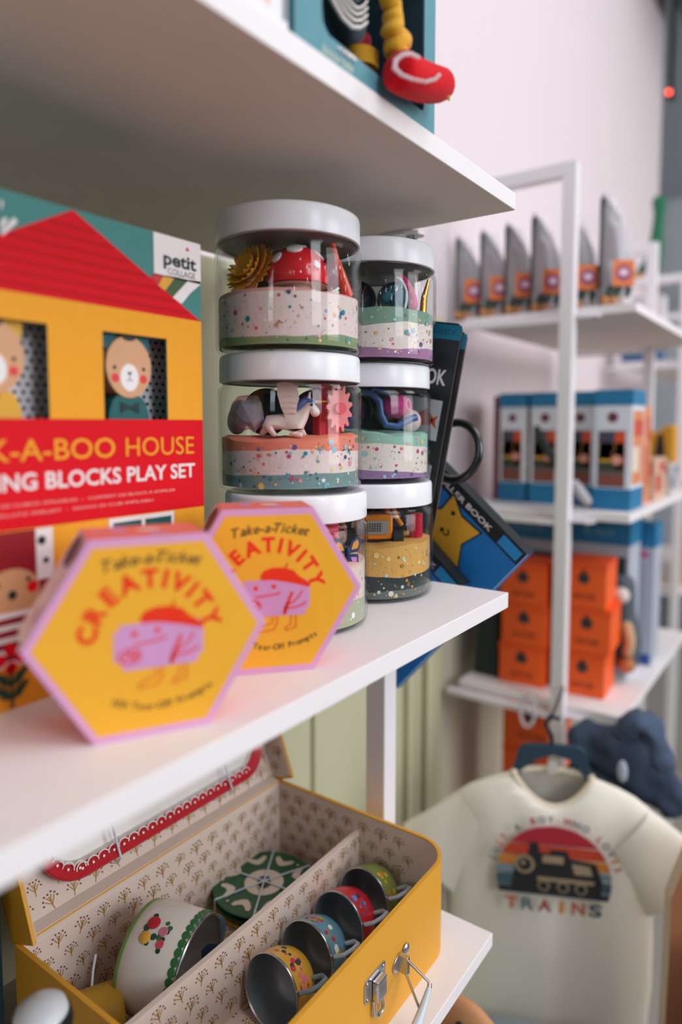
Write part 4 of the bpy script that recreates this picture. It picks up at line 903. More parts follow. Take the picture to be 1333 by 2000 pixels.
# plates
PG = mat('#235c3c', .35, coat=.3, vary=.06); PC = mat('#e3d3c4', .4); PY = mat('#c99a3a', .4)
pc = (-.3990, .4370); 
for k, (r, c1) in enumerate(((.0440, PY), (.0445, PG), (.0450, PG))):
    z = sz0 + .0030 + k * .0056
    t = thing('tin_plate', ['lowest mustard plate of the tin plate stack', 'green plate between two others in the tin plate stack', 'topmost green plate with cream leaf pattern in the suitcase'][k], 'plate', (pc[0], pc[1], z), 0.5 + k, 'stacked tin tea plates')
    MB().lathe([(0, 0), (.030, 0), (.036, .0008), (r, .0042), (r + .0005, .0050), (r - .0004, .0054), (.036, .0026), (.030, .0018), (0, .0018)], c1, 64).build('plate', t, ang=60)
    if k == 2:
        a = Art((0, 0, .0056), (1, 0, 0), (0, 1, 0), .0002); a.disc(0, 0, .0175, PC, n=36)
        mbp = MB().lathe([(.0, .00545), (.0448, .00555)], PG, 64); mbp.build('printed_ground', t, ang=80)
        for q in range(8):
            an = 2 * PI * q / 8; cx, cy = .0315 * math.cos(an), .0315 * math.sin(an); u = (-math.sin(an), math.cos(an)); w = (math.cos(an), math.sin(an))
            a.k = 1
            for sg in (-1, 1): a.poly([(cx + u[0] * p * sg + w[0] * r_, cy + u[1] * p * sg + w[1] * r_) for p, r_ in ((0, -.006), (.004, -.004), (.0085, .001), (.0095, .005), (.0065, .006), (.003, .003), (.0, .0015))][::sg], PC)
            an += PI / 8; a.disc(.0375 * math.cos(an), .0375 * math.sin(an), .0012, PC, n=8)
        a.up(); a.disc(0, 0, .0085, mat('#4a5a4c', .5), ry=.006); a.disc(-.006, .004, .004, mat('#b9a184', .5)); a.up(); a.disc(.003, -.003, .0035, INK); a.build('printed_leaves', t)
zt = sz0 + .0030 + .0112 + .0064
for q, lb in ((0.15, 'pale string crossing the plate stack toward the hinge side'), (1.15, 'pale string crossing the plate stack toward the cups'), (2.1, 'pale string crossing the plate stack toward the teapot')):
    c, s = math.cos(q), math.sin(q); r = .0462
    tag(MB().tube([(pc[0] + c * r, pc[1] + s * r, zt - .012), (pc[0] + c * r, pc[1] + s * r, zt - .0005), (pc[0], pc[1], zt + .0006), (pc[0] - c * r, pc[1] - s * r, zt - .0005), (pc[0] - c * r, pc[1] - s * r, zt - .012)], .0008, STR, 8).build('tie_string'), lb, 'string', 'pale strings tying the tea set')

# four tin cups lying in the front compartment
def cup(label, y, c, decos, handle):
    t = thing('tin_cup', label, 'cup', (-.3075, y, sz0 + .0030 + .0255), 0, 'tin cups in the front compartment', rot=None)
    ax = Vector((.02, .97, -.17)).normalized(); mm = mat(c, .3, vary=.05, coat=.4, scale=200); ins = mat('#9aa3aa', .42, metal=.6, vary=.06, scale=90)
    q = Vector((0, 0, 1)).rotation_difference(ax)
    MB().lathe([(.0247, 0.0), (.0244, .008), (.0232, .016), (.0205, .0235), (.0165, .0285), (.0, .0290)], mm, 56, (0, 0, 0), ax).build('cup_wall', t, ang=60)
    MB().lathe([(.0241, .0006), (.0238, .008), (.0226, .016), (.0200, .0230), (.0160, .0278), (.0, .0283)], ins, 56, (0, 0, 0), ax).build('cup_inside', t, ang=60)
    MB().lathe([(.0238, .0002), (.0244, -.0008), (.0250, -.0006), (.0252, .0002), (.0249, .0010)], STEEL, 56, (0, 0, 0), ax).build('rim', t)
    dm = MB(); lv = q.inverted() @ Vector((.55, -.25, .80)); base = math.degrees(math.atan2(lv.y, lv.x)) - 62
    for (ang, h, r, cc) in decos:
        R = .0247 if h < .006 else .0241 if h < .012 else .0233
        a = math.radians(ang + base); p = q @ Vector((R * math.cos(a), R * math.sin(a), h)); nrm = q @ Vector((math.cos(a), math.sin(a), .12))
        dm.lathe([(r, 0.0), (r * .9, .00025), (0, .0004)], mat(cc, .4), 10, p, nrm)
    dm.build('painted_flowers', t)
    hd = [q @ Vector(p) for p in ((.0235, -.010, .002), (.0300, -.0135, .004), (.0335, -.0165, .010), (.0330, -.0170, .018), (.0260, -.0135, .0235), (.0195, -.0095, .022))]
    MB().tube(hd, .0016, mat(handle, .35, metal=.4), 8).build('handle', t)
    return t
def spray(a0, cols, seed):
    rg = random.Random(seed); out = []
    for i in range(12): out.append((a0 + rg.uniform(-26, 26), rg.uniform(.005, .014), rg.uniform(.0012, .0026), rg.choice(cols)))
    return out
cup('yellow tin cup with pink roses, nearest of the four cups', .3430, '#d3a032', spray(70, ['#c8344e', '#d9506a', '#2f3e34', '#e0748a'], 1) + spray(35, ['#c8344e', '#2f3e34'], 9), '#8aa0aa')
cup('blue tin cup with small red flowers, second of the four cups', .3830, '#5c8ea0', spray(70, ['#c8342e', '#c8342e', '#8a9a3e', '#e9e0c8'], 2) + spray(30, ['#c8342e', '#8a9a3e'], 8), '#c3ccd2')
cup('red tin cup with blue flowers, third of the four cups', .4235, '#c62330', spray(60, ['#3f6aa6', '#3f6aa6', '#22384a', '#6d8fc0'], 3), '#c3ccd2')
cup('olive green tin cup with golden flowers, farthest of the four cups', .4600, '#7d8b3c', spray(70, ['#e0a52c', '#e8b840', '#c97a2a'], 4), '#c3ccd2')

# teapot lying on its side, mouth toward the divider
t = thing('tin_teapot', 'cream tin teapot with rose bouquet lying in the suitcase', 'teapot', (-.4010, .3040, -.3885))
ax = Vector((.93, .30, -.06)).normalized(); CW = mat('#ddd5cd', .35, vary=.02, coat=.3); q = Vector((0, 0, 1)).rotation_difference(ax)
MB().lathe([(0, 0), (.0330, 0), (.0345, .0015), (.0365, .012), (.0372, .026), (.0368, .040), (.0355, .0465)], CW, 72, (0, 0, 0), ax).build('pot_wall', t, ang=60)
MB().lathe([(.0350, .0462), (.0350, .040), (.0355, .020), (.0330, .002), (0, .0015)], mat('#b9b2ac', .35, metal=.4), 64, (0, 0, 0), ax).build('pot_inside', t, ang=60)
GE = mat('#2f6a3c', .4)
MB().lathe([(.0347, .0005), (.0352, .0015), (.0352, .0034), (.0346, .004)], mat('#6f8f4a', .4), 72, (0, 0, 0), ax).build('base_band', t)
MB().tube([q @ Vector((.0356 * math.cos(2 * PI * k / 64), .0356 * math.sin(2 * PI * k / 64), .0470)) for k in range(64)], .0011, STEEL, 8, closed=True).build('mouth_rim', t)
dm = MB()
def on_pot(ang, h, r, c, lift=0):
    a = math.radians(ang); R = .0372 - abs(h - .027) * .02 + lift
    dm.lathe([(r, 0), (r * .9, .0003), (0, .0004)], mat(c, .45), 12, q @ Vector((R * math.cos(a), R * math.sin(a), h)), q @ Vector((math.cos(a), math.sin(a), 0)))
rg = random.Random(5)
for k in range(40): on_pot(9 * k, .0435, .0030, '#2f6a3c')
def bouquet(a0):
    for _ in range(12): on_pot(a0 + rg.uniform(-17, 17), .021 + rg.uniform(-.010, .010), rg.uniform(.0016, .0024), rg.choice(['#24483a', '#1f3a34', '#3b6a44']))
    for an, h, r, c in ((a0 - 8, .017, .0048, '#b5232f'), (a0 - 8, .017, .0022, '#d94a4a'), (a0 + 8, .016, .0042, '#d8a03c'), (a0 + 8, .016, .0018, '#8a5a24'), (a0 - 2, .027, .0034, '#c9707c'), (a0 + 10, .0285, .003, '#c3475a')): on_pot(an, h, r, c, .0003)
BA = math.degrees(math.atan2((q.inverted() @ Vector((.25, -.35, .9))).y, (q.inverted() @ Vector((.25, -.35, .9))).x)); bouquet(BA); bouquet(BA + 120); bouquet(BA + 240)
dm.build('painted_bouquet', t)
t = thing('sugar_pot', 'mustard yellow tin pot lying beside the cream teapot', 'pot', (-.4080, .2420, -.4070))
MB().cyl((0, 0, 0), (.022, .036, .002), .0185, mat('#b58a2a', .45, vary=.05), .0178, n=40).build('pot', t, bevel=.003)
t = thing('tin_lid', 'small dark blue tin lid behind the cream teapot', 'saucer', (-.3830, .3560, -.4030))  # a loose tin lid from the tea set
MB().lathe([(0, .006), (.010, .006), (.0155, .003), (.0175, 0), (.0165, -.001), (0, .001)], mat('#2f5668', .4), 40, (0, 0, 0), (-.25, -.55, .55)).build('dish', t, ang=50)
tag(MB().tube([(-.4120, .2740, -.3760), (-.4105, .2705, -.3850), (-.4060, .2660, -.3930), (-.3960, .2620, -.3990), (-.3850, .2580, -.4040)], .0009, STR, 8).build('tie_string'), 'pale string hanging beside the mustard pot', 'string', 'pale strings tying the tea set')
t = thing('green_comb', 'green fringed edge in front of the yellow cup', 'accessory', (-.300, .2950, sz0 + .0028))
mb = MB().box(-.022, .018, -.004, .006, 0, .006, mat('#2f6a3c', .5))
for k in range(10): mb.box(-.0215 + k * .004, -.0200 + k * .004, .006, .013, .002, .005, mat('#3f7a44', .5))
mb.build('fringe', t, smooth=False)
# other goods on the lowest shelf, at the photo's left edge
t = thing('dark_gift_box', 'dark teal box left of the yellow suitcase', 'box', (-.47, .11, -.4289)); MB().box(-.025, .030, -.12, .112, 0, .118, mat('#16333a', .6)).build('carton', t, smooth=False, bevel=.0008)
t = thing('striped_toy', 'white wooden toy with black band at the lower left corner', 'toy', (-.320, .1800, -.4289)); t.scale = (1, 1, 1.08)
MB().lathe([(0, 0), (.020, 0), (.021, .003), (.0175, .060), (.012, .092), (.0135, .104), (.0150, .112), (.0125, .1195), (.006, .1228), (0, .1235)], mat('#d9dbe0', .35, coat=.3), 36).build('body', t, ang=50)
MB().lathe([(.0150, .1075), (.0157, .1120), (.0140, .1172), (.0137, .1170)], BLACK, 36).build('black_band', t)
mb = MB().lathe([(.0130, .090), (.0136, .1000), (.0132, .1005)], mat('#8e2a34', .5), 36); mb.build('red_band', t)

# ------------------------------------------------------------------ middle unit, top board: glossy bags
BAGC = clear_mat('cellophane', (.93, .93, .95), .12, 2.0, .34)
DG = mat('#3c4a44', .6, vary=.2, scale=200); ORL = mat('#e0742e', .45); PUR = mat('#9a4470', .5)
def bag(x, label, h):
    t = thing('toy_bag', label, 'bag', (x, 1.100, .1785), 0, 'glossy toy bags on the middle unit'); t.scale = (.84, .84, 1)
    # dark printed back card with a slanted peak; clear front bulging toward the aisle
    pl = [(0, 0), (.060, 0), (.060, .050), (.052, .088), (.036, h - .034), (.014, h - .006), (.0, h + .004)]
    U, V, N = (.80, .60, 0), (0, 0, 1), (.60, -.80, 0)
    MB().prism(pl, (-.030, 0, 0), U, V, N, .0015, mat('#c4bcc2', .35, coat=.4, vary=.2, scale=60), BLACK).build('back_card', t, smooth=False)
    MB().box(-.034, -.028, .0005, .006, 0, h - .004, mat('#24292b', .4, coat=.3)).build('side_gusset', t, smooth=False, bevel=.001)
    mb = MB(); O = Vector((-.030, 0, 0)); U = Vector(U); N = Vector(N); v = []; n = 7
    for j in range(10):
        w = j / 9; z = h * w * .96
        for i in range(n):
            s = i / (n - 1); W = .060 * (1 - .55 * w * w); b = .026 * (1 - w) ** .8 * math.sin(PI * s) + .0008
            v.append(O + U * (.002 + W * s) + N * b + Vector((0, 0, z + .001)))
    mb.add(v, [(j * n + i, j * n + i + 1, (j + 1) * n + i + 1, (j + 1) * n + i) for j in range(9) for i in range(n - 1)], BAGC); mb.build('clear_front', t, ang=80)
    mb = MB(); 
    for k in range(9): mb.ball((-.018 + .004 * k + .0, -.004 + .0028 * k - .006, .009 + .007 * (k % 3)), .0085, DG if k % 3 else mat('#c98a54', .6), n=10)
    mb.build('contents', t)
    a = Art(O + N * .0275 + Vector((0, 0, .028)), U, (0, 0, 1)); a.rect(.012, .050, 0, .038, ORL); a.up(); a.disc(.031, .019, .014, PUR, ry=.012); a.up(); a.disc(.031, .020, .008, mat('#e6c9d6', .5), ry=.005); a.build('label', t)
    a = Art(O + N * .0012 + Vector((0, 0, .0)), U, (0, 0, 1)); a.poly([(.004, h * .42), (.030, h * .42), (.026, h * .70), (.006, h * .78)], mat('#6a3f48', .5)); a.poly([(.034, h * .5), (.056, h * .45), (.050, h * .62), (.036, h * .75)], mat('#d9d4d8', .4)); a.poly([(.0005, .03), (.016, .03), (.014, h * .6), (.010, h - .012), (.0005, h)], mat('#3a3438', .5)); a.poly([(.012, h - .010), (.034, h - .036), (.030, h - .040), (.010, h - .018)], mat('#4a4a4e', .5)); a.build('printed_back', t)
for x, h, lb in ((-.520, .143, 'glossy toy bag first from the left end of the bag row'), (-.474, .146, 'glossy toy bag second from the left end of the bag row'), (-.430, .150, 'glossy toy bag third from the left end of the bag row'),
                 (-.385, .157, 'glossy toy bag just left of the white upright'), (-.330, .152, 'glossy toy bag just right of the white upright'), (-.278, .168, 'tallest glossy toy bag, nearest the board\'s front edge')):
    bag(x, lb, h)
# middle board: blue and white boxes, black stick, blurred goods behind
WB = mat('#dfe2ea', .45); BLU = mat('#2478a6', .5); 
def toy_box(name, label, x, y, z, w, d, h, rz=0, style=0, grp=None):
    t = thing(name, label, 'toy box', (x, y, z), rz, grp)
    MB().box(0, w, 0, d, 0, h, WB).build('carton', t, smooth=False, bevel=.001)
    cap = MB().box(-.001, w + .001, -.001, d + .001, h - .022, h + .002, BLU); cap.build('cap', t, smooth=False)
    MB().box(-.001, w * (1.001 if style == 0 else 1.001) + .0005, -.0012, d + .0005, .0003, .034, BLU).build('base_band', t, smooth=False)
    a = Art((0, 0, 0), (1, 0, 0), (0, 0, 1)); a.rect(w * .10, w * .84, .036, h - .062, mat('#6b5a58', .5)); a.up()
    rg = random.Random(label)
    for zz, c in ((.040, '#8a4a3a'), (.062, '#3a4030'), (.080, '#7a3e34'), (.092, '#c9a04a')): a.rect(w * .12, w * .82, zz, zz + .014, mat(c, .5))
    a.rect(w * .14, w * .46, h - .112, h - .095, mat('#e8b23e', .5)); a.rect(w * .56, w * .84, h - .122, h - .064, mat('#d9502e', .5)); a.rect(w * .14, w * .54, h - .094, h - .064, mat('#4a4458', .5)); a.up()
    a.disc(w * .62, h - .108, w * .14, mat('#e6a08a', .5)); a.disc(w * .48, h - .041, w * .15, mat('#8a3a4a', .5)); a.up(); a.disc(w * .48, h - .041, w * .08, mat('#3a3448', .5))
    a.poly([(w * .46, .034), (w * .60, .034), (w * .53, .022)], mat('#cfd4dc', .5)); a.build('printed_front', t)
    b = Art((w, 0, 0), (0, 1, 0), (0, 0, 1)); b.rect(.006, d - .006, .04, h - .03, mat('#d98a5a', .5)); b.up(); b.rect(.010, d * .6, .06, .10, mat('#e6d6c4', .5)); b.rect(.012, d - .01, h - .07, h - .045, mat('#c94f3a', .5)); b.build('printed_side', t)
    return t
for x, y, w, lb in ((-.484, 1.155, .048, 'blue-capped toy box farthest left on the middle board'), (-.428, 1.155, .052, 'blue-capped toy box second from the left on the middle board'),
                    (-.369, 1.155, .052, 'blue-capped toy box behind the white upright'), (-.312, 1.125, .056, 'blue-capped toy box nearest the board\'s front edge')):
    toy_box('building_toy_box', lb, x, y, -.1347, w, .085, .187, 0, 0, 'blue-capped toy boxes on the middle board')
t = thing('book', 'dark red book at the left end of the middle board', 'book', (-.498, 1.16, -.1347)); MB().box(0, .011, 0, .10, 0, .185, mat('#7a3a44', .6)).build('cover', t, smooth=False, bevel=.001)
t = thing('toy_stick', 'black toy stick with pale grip leaning before the blue-capped boxes', 'toy', (-.310, 1.095, -.1340))
skin_mesh('shaft', [(-.005, 0, .006), (-.040, .010, .050), (-.075, .020, .095), (-.098, .027, .132)], chain(4), [.006, .0075, .0085, .006], mat('#23302c', .4), t)
skin_mesh('grip', [(.004, -.006, .010), (-.014, 0, .028), (-.028, .003, .046)], chain(3), [.007, .010, .008], mat('#b9b4b8', .4), t)
for (nm, lb, x0, x1, y0, y1, h, c, c2) in (('puzzle_box', 'orange illustrated box beyond the blue-capped boxes', -.30, -.262, 1.235, 1.29, .165, '#d98a5e', '#c8563a'), ('game_box', 'pale red patterned box low on the middle board', -.292, -.256, 1.30, 1.40, .075, '#d9b39a', '#c9533a'),
                                           ('game_box', 'grey box with blue edge lying at the middle board front', -.300, -.252, 1.42, 1.50, .060, '#cfc6c4', '#6a7c94')):
    t = thing(nm, lb, 'box', ((x0 + x1) / 2, (y0 + y1) / 2, -.1347)); w, d = (x1 - x0) / 2, (y1 - y0) / 2
    MB().box(-w, w, -d, d, 0, h, mat(c, .5)).build('carton', t, smooth=False, bevel=.001)
    a = Art((w, 0, 0), (0, 1, 0), (0, 0, 1)); a.rect(-d * .8, d * .2, h * .2, h * .6, mat(c2, .5)); a.rect(-d * .2, d * .85, h * .65, h * .9, mat(c2, .5)); a.build('printed_side', t)
    a = Art((0, -d, 0), (1, 0, 0), (0, 0, 1)); a.rect(-w * .8, w * .8, h * .6, h * .9, mat(c2, .5)); a.rect(-w * .5, w * .8, h * .15, h * .35, mat('#e9d9c9', .5)); a.build('printed_front', t)
t = thing('yellow_toy', 'mustard yellow toy with dark wedge farther back on the middle board', 'toy', (-.315, 1.545, -.1347))
MB().prism([(-.03, .03), (.045, .03), (.045, .13), (.030, .135), (.010, .115), (-.02, .13), (-.03, .12)], (0, 0, 0), (1, 0, 0), (0, 0, 1), (0, -1, 0), .05, mat('#d99a2a', .6)).build('body', t, smooth=False, bevel=.004)
MB().prism([(.004, .035), (.034, .035), (.024, .118), (.014, .112)], (0, -.001, 0), (1, 0, 0), (0, 0, 1), (0, -1, 0), .004, mat('#2a2620', .6)).build('wedge', t, smooth=False)
MB().box(-.035, .048, .0, .05, 0, .03, mat('#e0b79c', .6)).build('base', t, smooth=False)

# low board: orange boxes in two piles, tall blue boxes behind
ORB = mat('#fb6526', .5, vary=.03)
def orange_box(label, x, y, z, w, h, d=.085, rz=.06):
    t = thing('orange_box', label, 'box', (x, y, z), rz, 'orange boxes on the low boards')
    MB().box(0, w, 0, d, 0, h - .0004, ORB).build('carton', t, smooth=False, bevel=.001)
    MB().box(-.0006, w + .0006, -.0006, d + .0006, h - .012, h, mat('#f45a20', .5)).build('lid', t, smooth=False)
    a = Art((0, -.0004, 0), (1, 0, 0), (0, 0, 1)); a.disc(w * .5, h * .66, w * .13, mat('#3c3a3c', .5), ry=h * .13); a.rect(w * .46, w * .54, h * .70, h * .84, mat('#3c3a3c', .5)); a.text('NATURE', w * .52, h * .18, h * .15, mat('#8a3a2a', .5), width=w * .5, align='C'); a.build('printed_front', t)
names = ['bottom orange box', 'middle orange box', 'top orange box']
for k in range(3):
    orange_box(names[k] + ' of the pile left of the white upright', -.462 + .003 * (k % 2), 1.118, -.4466 + k * .0705, .078, .0700)
    orange_box(names[k] + ' of the pile right of the white upright', -.358 + (.004 if k == 1 else 0), 1.128 - .002 * k, -.4466 + k * .0745, .070 + (.004 if k == 1 else 0), .0740)
for x, y, w, lb in ((-.515, 1.235, .115, 'tall blue-topped box behind the left orange pile'), (-.388, 1.255, .105, 'tall blue-topped box behind the right orange pile'), (-.272, 1.34, -.01, '')):
    if not lb: continue
    t = thing('tall_toy_box', lb, 'toy box', (x, y, -.4466), 0, 'tall blue-topped toy boxes')
    MB().box(0, w, 0, .08, 0, .275, mat('#b9bfcc', .5)).build('carton', t, smooth=False, bevel=.001)
    MB().box(-.001, w + .001, -.001, .081, .235, .277, BLU).build('blue_header', t, smooth=False)
    a = Art((0, -.001, 0), (1, 0, 0), (0, 0, 1)); a.text('BUILD', w * .5, .252, .010, mat('#7fb2d0', .5), width=w * .5, align='C'); a.k = 0; a.rect(0.005, w - .005, .03, .215, mat('#3a4650', .5)); a.build('printed_front', t)
t = thing('tall_toy_box', 'tall pale box with blue header at the front of the low board', 'toy box', (-.305, 1.345, -.4466), 0, 'tall blue-topped toy boxes')
MB().box(-.055, .045, 0, .06, 0, .262, mat('#b4bac8', .5)).build('carton', t, smooth=False, bevel=.001)
MB().box(-.056, .046, -.001, .061, .222, .264, BLU).build('blue_header', t, smooth=False)
a = Art((0, 0, 0), (1, 0, 0), (0, 0, 1)); a.rect(-.030, .020, .150, .200, mat('#2c3a48', .5)); a.rect(-.045, .012, .06, .14, mat('#4a5866', .5)); a.rect(.024, .042, 0.002, .022, mat('#2a4f9a', .5)); a.rect(-.01, .035, .203, .213, mat('#d0507a', .5)); a.up(); a.disc(0, .165, .012, mat('#d9b98a', .5)); a.disc(-.02, .09, .012, mat('#d9c9b0', .5)); a.build('printed_front', t)
t = thing('grey_toy', 'slate grey plush toy between the orange boxes and the tall pale box', 'toy', (-.283, 1.245, -.4466))
skin_mesh('body', [(0, 0, .02), (.004, 0, .07), (-.004, 0, .12), (-.01, 0, .19)], chain(4), [.022, .026, .020, .026], mat('#55606a', .8, vary=.3, scale=120), t)
skin_mesh('arm', [(.0, -.012, .11), (.014, -.026, .080), (.010, -.03, .05)], chain(3), [.012, .010, .009], mat('#c9a27e', .8), t)
MB().ball((-.004, -.024, .155), .014, mat('#d8d2cc', .7)).build('muzzle', t); MB().ball((.008, -.022, .035), .014, mat('#b9784a', .7)).build('foot', t)
t = thing('dark_folder', 'dark green folded bag standing left of the orange boxes', 'bag', (-.495, 1.125, -.4466)); MB().prism([(-.02, 0), (.026, 0), (.026, .14), (-.012, .10)], (0, 0, 0), (1, 0, 0), (0, 0, 1), (0, -1, 0), .06, mat('#2a3836', .7)).build('body', t, smooth=False, bevel=.004)
# lowest board of the middle unit: more orange boxes in its shade
for k in range(3):
    orange_box(['bottom', 'middle', 'topmost'][k] + ' orange box in the shaded pile under the low board', -.468, 1.155, -.7596 + k * .092, .100, .0915)
# price tag ring on the low board
t = thing('tag_loop', 'white tag loop hanging at the low board left of the upright', 'loop', (-.385, 1.052, -.458)); MB().tube([(.012 * math.cos(a), .002 * math.sin(a), -.002 + .026 * math.sin(a)) for a in [2 * PI * k / 20 for k in range(20)]], .0028, mat('#d8d2da', .4), 8, closed=True).build('loop', t)

# ------------------------------------------------------------------ kids' t-shirt on a hanger
face = math.radians(26); SH = Vector((-.2840, .8710, -.432))
t = thing('t_shirt', 'cream kids t-shirt with sunset locomotive print on a navy hanger', 't-shirt', SH, face)
CT = mat('#efe8da', .9, vary=.03, scale=300, sheen=.2)
def shirt_loft(rows, m, n=48, wr=.0022, seed=0, dip=0):
    mb = MB(); v = []
    for (cx, cz, hw, ht, tx, tz) in rows:      # centre, half width, half thickness, direction of the width axis
        for k in range(n):
            a = 2 * PI * k / n; s, c = math.sin(a), math.cos(a)
            x = cx + tx * hw * c; z = cz + tz * hw * c; y = ht * (abs(s) ** .7) * (1 if s > 0 else -1)
            w = noise.noise(Vector((x * 14 + seed, z * 6, seed))) * wr * 2.2 + noise.noise(Vector((x * 34, z * 9 + seed, 3))) * wr
            if dip and s < 0 and abs(x) < .050: z = min(z, max(-.075, -.026 - dip * (1 - (x / .050) ** 2)))
            v.append((x, y + w, z))
    L = len(rows); mb.add(v, [(i * n + k, i * n + (k + 1) % n, (i + 1) * n + (k + 1) % n, (i + 1) * n + k) for i in range(L - 1) for k in range(n)], m); return mb
rows = []
for z, hw, ht in ((-.40, .126, .024), (-.345, .128, .024), (-.30, .131, .024), (-.24, .131, .025), (-.18, .130, .025), (-.13, .130, .026), (-.10, .131, .025), (-.08, .130, .024), (-.062, .122, .022), (-.050, .106, .019), (-.040, .086, .016), (-.032, .066, .013), (-.026, .052, .011)):
    rows.append((0, z, hw, ht, 1, 0))
shirt_loft(rows, CT, 64, .0030, 2, dip=.036).build('torso', t, ang=80)
for sg in (-1, 1):
    rr_ = [(sg * (.086 + .072 * q / 7), -.098 - .062 * q / 7, .050 + .006 * q / 7, .020, sg * .66, .75) for q in range(8)]
    shirt_loft(rr_, CT, 40, .0024, 5 + sg).build('sleeve', t, ang=80)
mb = MB().tube([(.050 * math.cos(a), -.004 - (.012 * math.sin(-a) if a > PI else -.009 * math.sin(a)), -.026 + (-.036 * math.sin(a - PI) ** 2 if a > PI else .004 * math.sin(a))) for a in [2 * PI * k / 40 for k in range(40)]], .0042, mat('#e6d6bd', .9, sheen=.2), 10, closed=True); mb.build('neck_rib', t)
# print: locomotive over a striped sunset, arc lettering and TRAINS
a = Art((0, -.0335, -.127), (1, 0, 0), (0, 0, 1), .0004)
R = .071; cz = -.022
def band(z0, z1, c):
    pts = []
    for z in [z0 + (z1 - z0) * k / 8 for k in range(9)]: pts.append((math.sqrt(max(0, R * R - (z - cz) ** 2)), z))
    a.poly([(-x, z) for x, z in pts] [::-1] and [(x, z) for x, z in pts] + [(-x, z) for x, z in pts[::-1]], mat(c, .85))
for z0, z1, c in ((.024, .0489, '#b52a38'), (.008, .0225, '#c4452e'), (-.006, .0065, '#cf8238'), (-.018, -.0075, '#7d8f98'), (-.034, -.0195, '#46606c'), (-.044, -.0350, '#2c3a42')): band(z0, z1, c)
a.up(); LK = mat('#2b2a2c', .85); TN = mat('#a58f74', .85)
a.poly([(-.052, -.040), (.058, -.040), (.060, -.020), (.052, .004), (.020, .008), (.016, .018), (-.004, .018), (-.006, .012), (-.018, .014), (-.020, .026), (-.030, .026), (-.032, .010), (-.044, .004), (-.050, -.016)], LK); a.up()
a.disc(-.036, -.004, .0125, TN); a.rect(-.014, .012, .000, .010, TN); a.poly([(.022, .002), (.044, .0), (.048, -.012), (.026, -.012)], TN); a.rect(-.02, .05, -.024, -.019, TN); a.up(); a.disc(-.036, -.004, .0085, LK); a.up(); a.disc(-.038, -.002, .003, TN)
for x in (-.012, .012, .034): a.disc(x, -.030, .0075, TN); 
a.up()
for x in (-.012, .012, .034): a.disc(x, -.030, .0055, LK)
cols = ['#3a5a6c', '#b52a38', '#cf7a38', '#46606c']
def coltext(words, r, a0, a1, cap):
    tot = sum(len(w) + 1 for w in words) - 1; acc = 0
    for w in words:
        for ch in w:
            q = a0 + (a1 - a0) * (acc + .5) / tot; a.text(ch, r * math.cos(q), cz + r * math.sin(q), cap, mat(cols[(acc * 7) % 4], .85), align='C', rot=q - PI / 2, bold=.03); acc += 1
        acc += 1
coltext(['JUST', 'A', 'BOY', 'WHO', 'LOVES'], .0770, 2.92, .22, .0085)
for k, ch in enumerate('TRAINS'): a.text(ch, -.052 + k * .0208, -.0640, .0155, mat(['#c4563a', '#46606c', '#a52a3a', '#c98a3a', '#b5503a', '#3a5060'][k], .85), width=.0165 if ch != 'I' else .006, align='C', bold=.03)
a.build('printed_motif', t)
# hanger
t2 = thing('hanger', 'navy hanger with broad shoulders in the cream t-shirt', 'hanger', SH, face)
pl = [(.88 * x, z) for x, z in [(-.062, -.040), (-.048, .006), (-.040, .012), (.036, .014), (.046, .008), (.060, -.034), (.052, -.036), (.040, -.018), (.024, -.004), (.0, .001), (-.026, -.008), (-.044, -.022), (-.054, -.042)]]
MB().prism(pl[::-1], (0, -.004, 0), (1, 0, 0), (0, 0, 1), (0, -1, 0), .010, mat('#2b4152', .7, vary=.08)).build('shoulder_bar', t2, smooth=False, bevel=.003)
MB().tube([(0, .001, .010), (-.002, .001, .026), (-.010, .001, .040), (-.004, .001, .052), (.008, .001, .048)], .003, mat('#1d2c38', .5), 8).build('hook', t2)
MB().box(-.006, .006, -.0045, -.004, -.024, -.006, mat('#c9c4ba', .8)).build('size_label', t2, smooth=False)
# rail arm that carries the hanger
t3 = thing('hang_rail', 'thin dark rail arm above the t-shirt hanger', 'rail', (-.3300, 1.0560, -.411)); MB().tube([(0, 0, 0), (.044, -.19, 0.028), (.047, -.200, .036)], .0025, mat('#2b3640', .4), 10).build('arm', t3)

# dark garments behind, goods below
def crumple(o, amp, f, seed=0):
    for v in o.data.vertices:
        p = v.co; n = v.normal
        v.co = p + n * (amp * (noise.noise(p * f + Vector((seed, 0, 0))) + .6 * noise.noise(p * f * 2.3 + Vector((0, seed, 0)))))
    o.data.update(); return o
DN = mat('#3f4c62', .9, vary=.18, scale=120, bump=.4)
t = thing('denim_jacket', 'dark denim garment hanging below the middle unit\'s low board', 'garment', (-.235, 1.055, -.455))
crumple(skin_mesh('body', [(-.082, -.01, -.012), (-.035, -.015, -.035), (.010, -.02, -.035), (.030, -.01, .015), (.034, 0, .040), (.055, -.01, -.075), (.075, .01, -.105), (.005, -.02, -.08)], [(0, 1), (1, 2), (2, 3), (3, 4), (2, 5), (5, 6), (2, 7)], [.026, .034, .040, .032, .014, .034, .020, .030], DN, t, 3), .010, 26)
skin_mesh('strap', [(-.07, -.045, -.055), (-.03, -.06, -.060), (.02, -.06, -.085), (.07, -.03, -.125)], chain(4), [.014, .016, .018, .014], mat('#28333f', .9, vary=.1), t)
crumple(skin_mesh('hood', [(.0, -.03, .0), (.025, -.035, .04), (.042, -.02, .02), (.055, -.015, -.05)], chain(4), [.016, .024, .022, .02], mat('#4b5a72', .9, vary=.2, scale=120), t, 3), .007, 32, 4)
MB().ball((.012, -.068, -.030), .010, mat('#b9c4d4', .6), sx=.7, sz=1.6, sy=.4).build('tag', t)
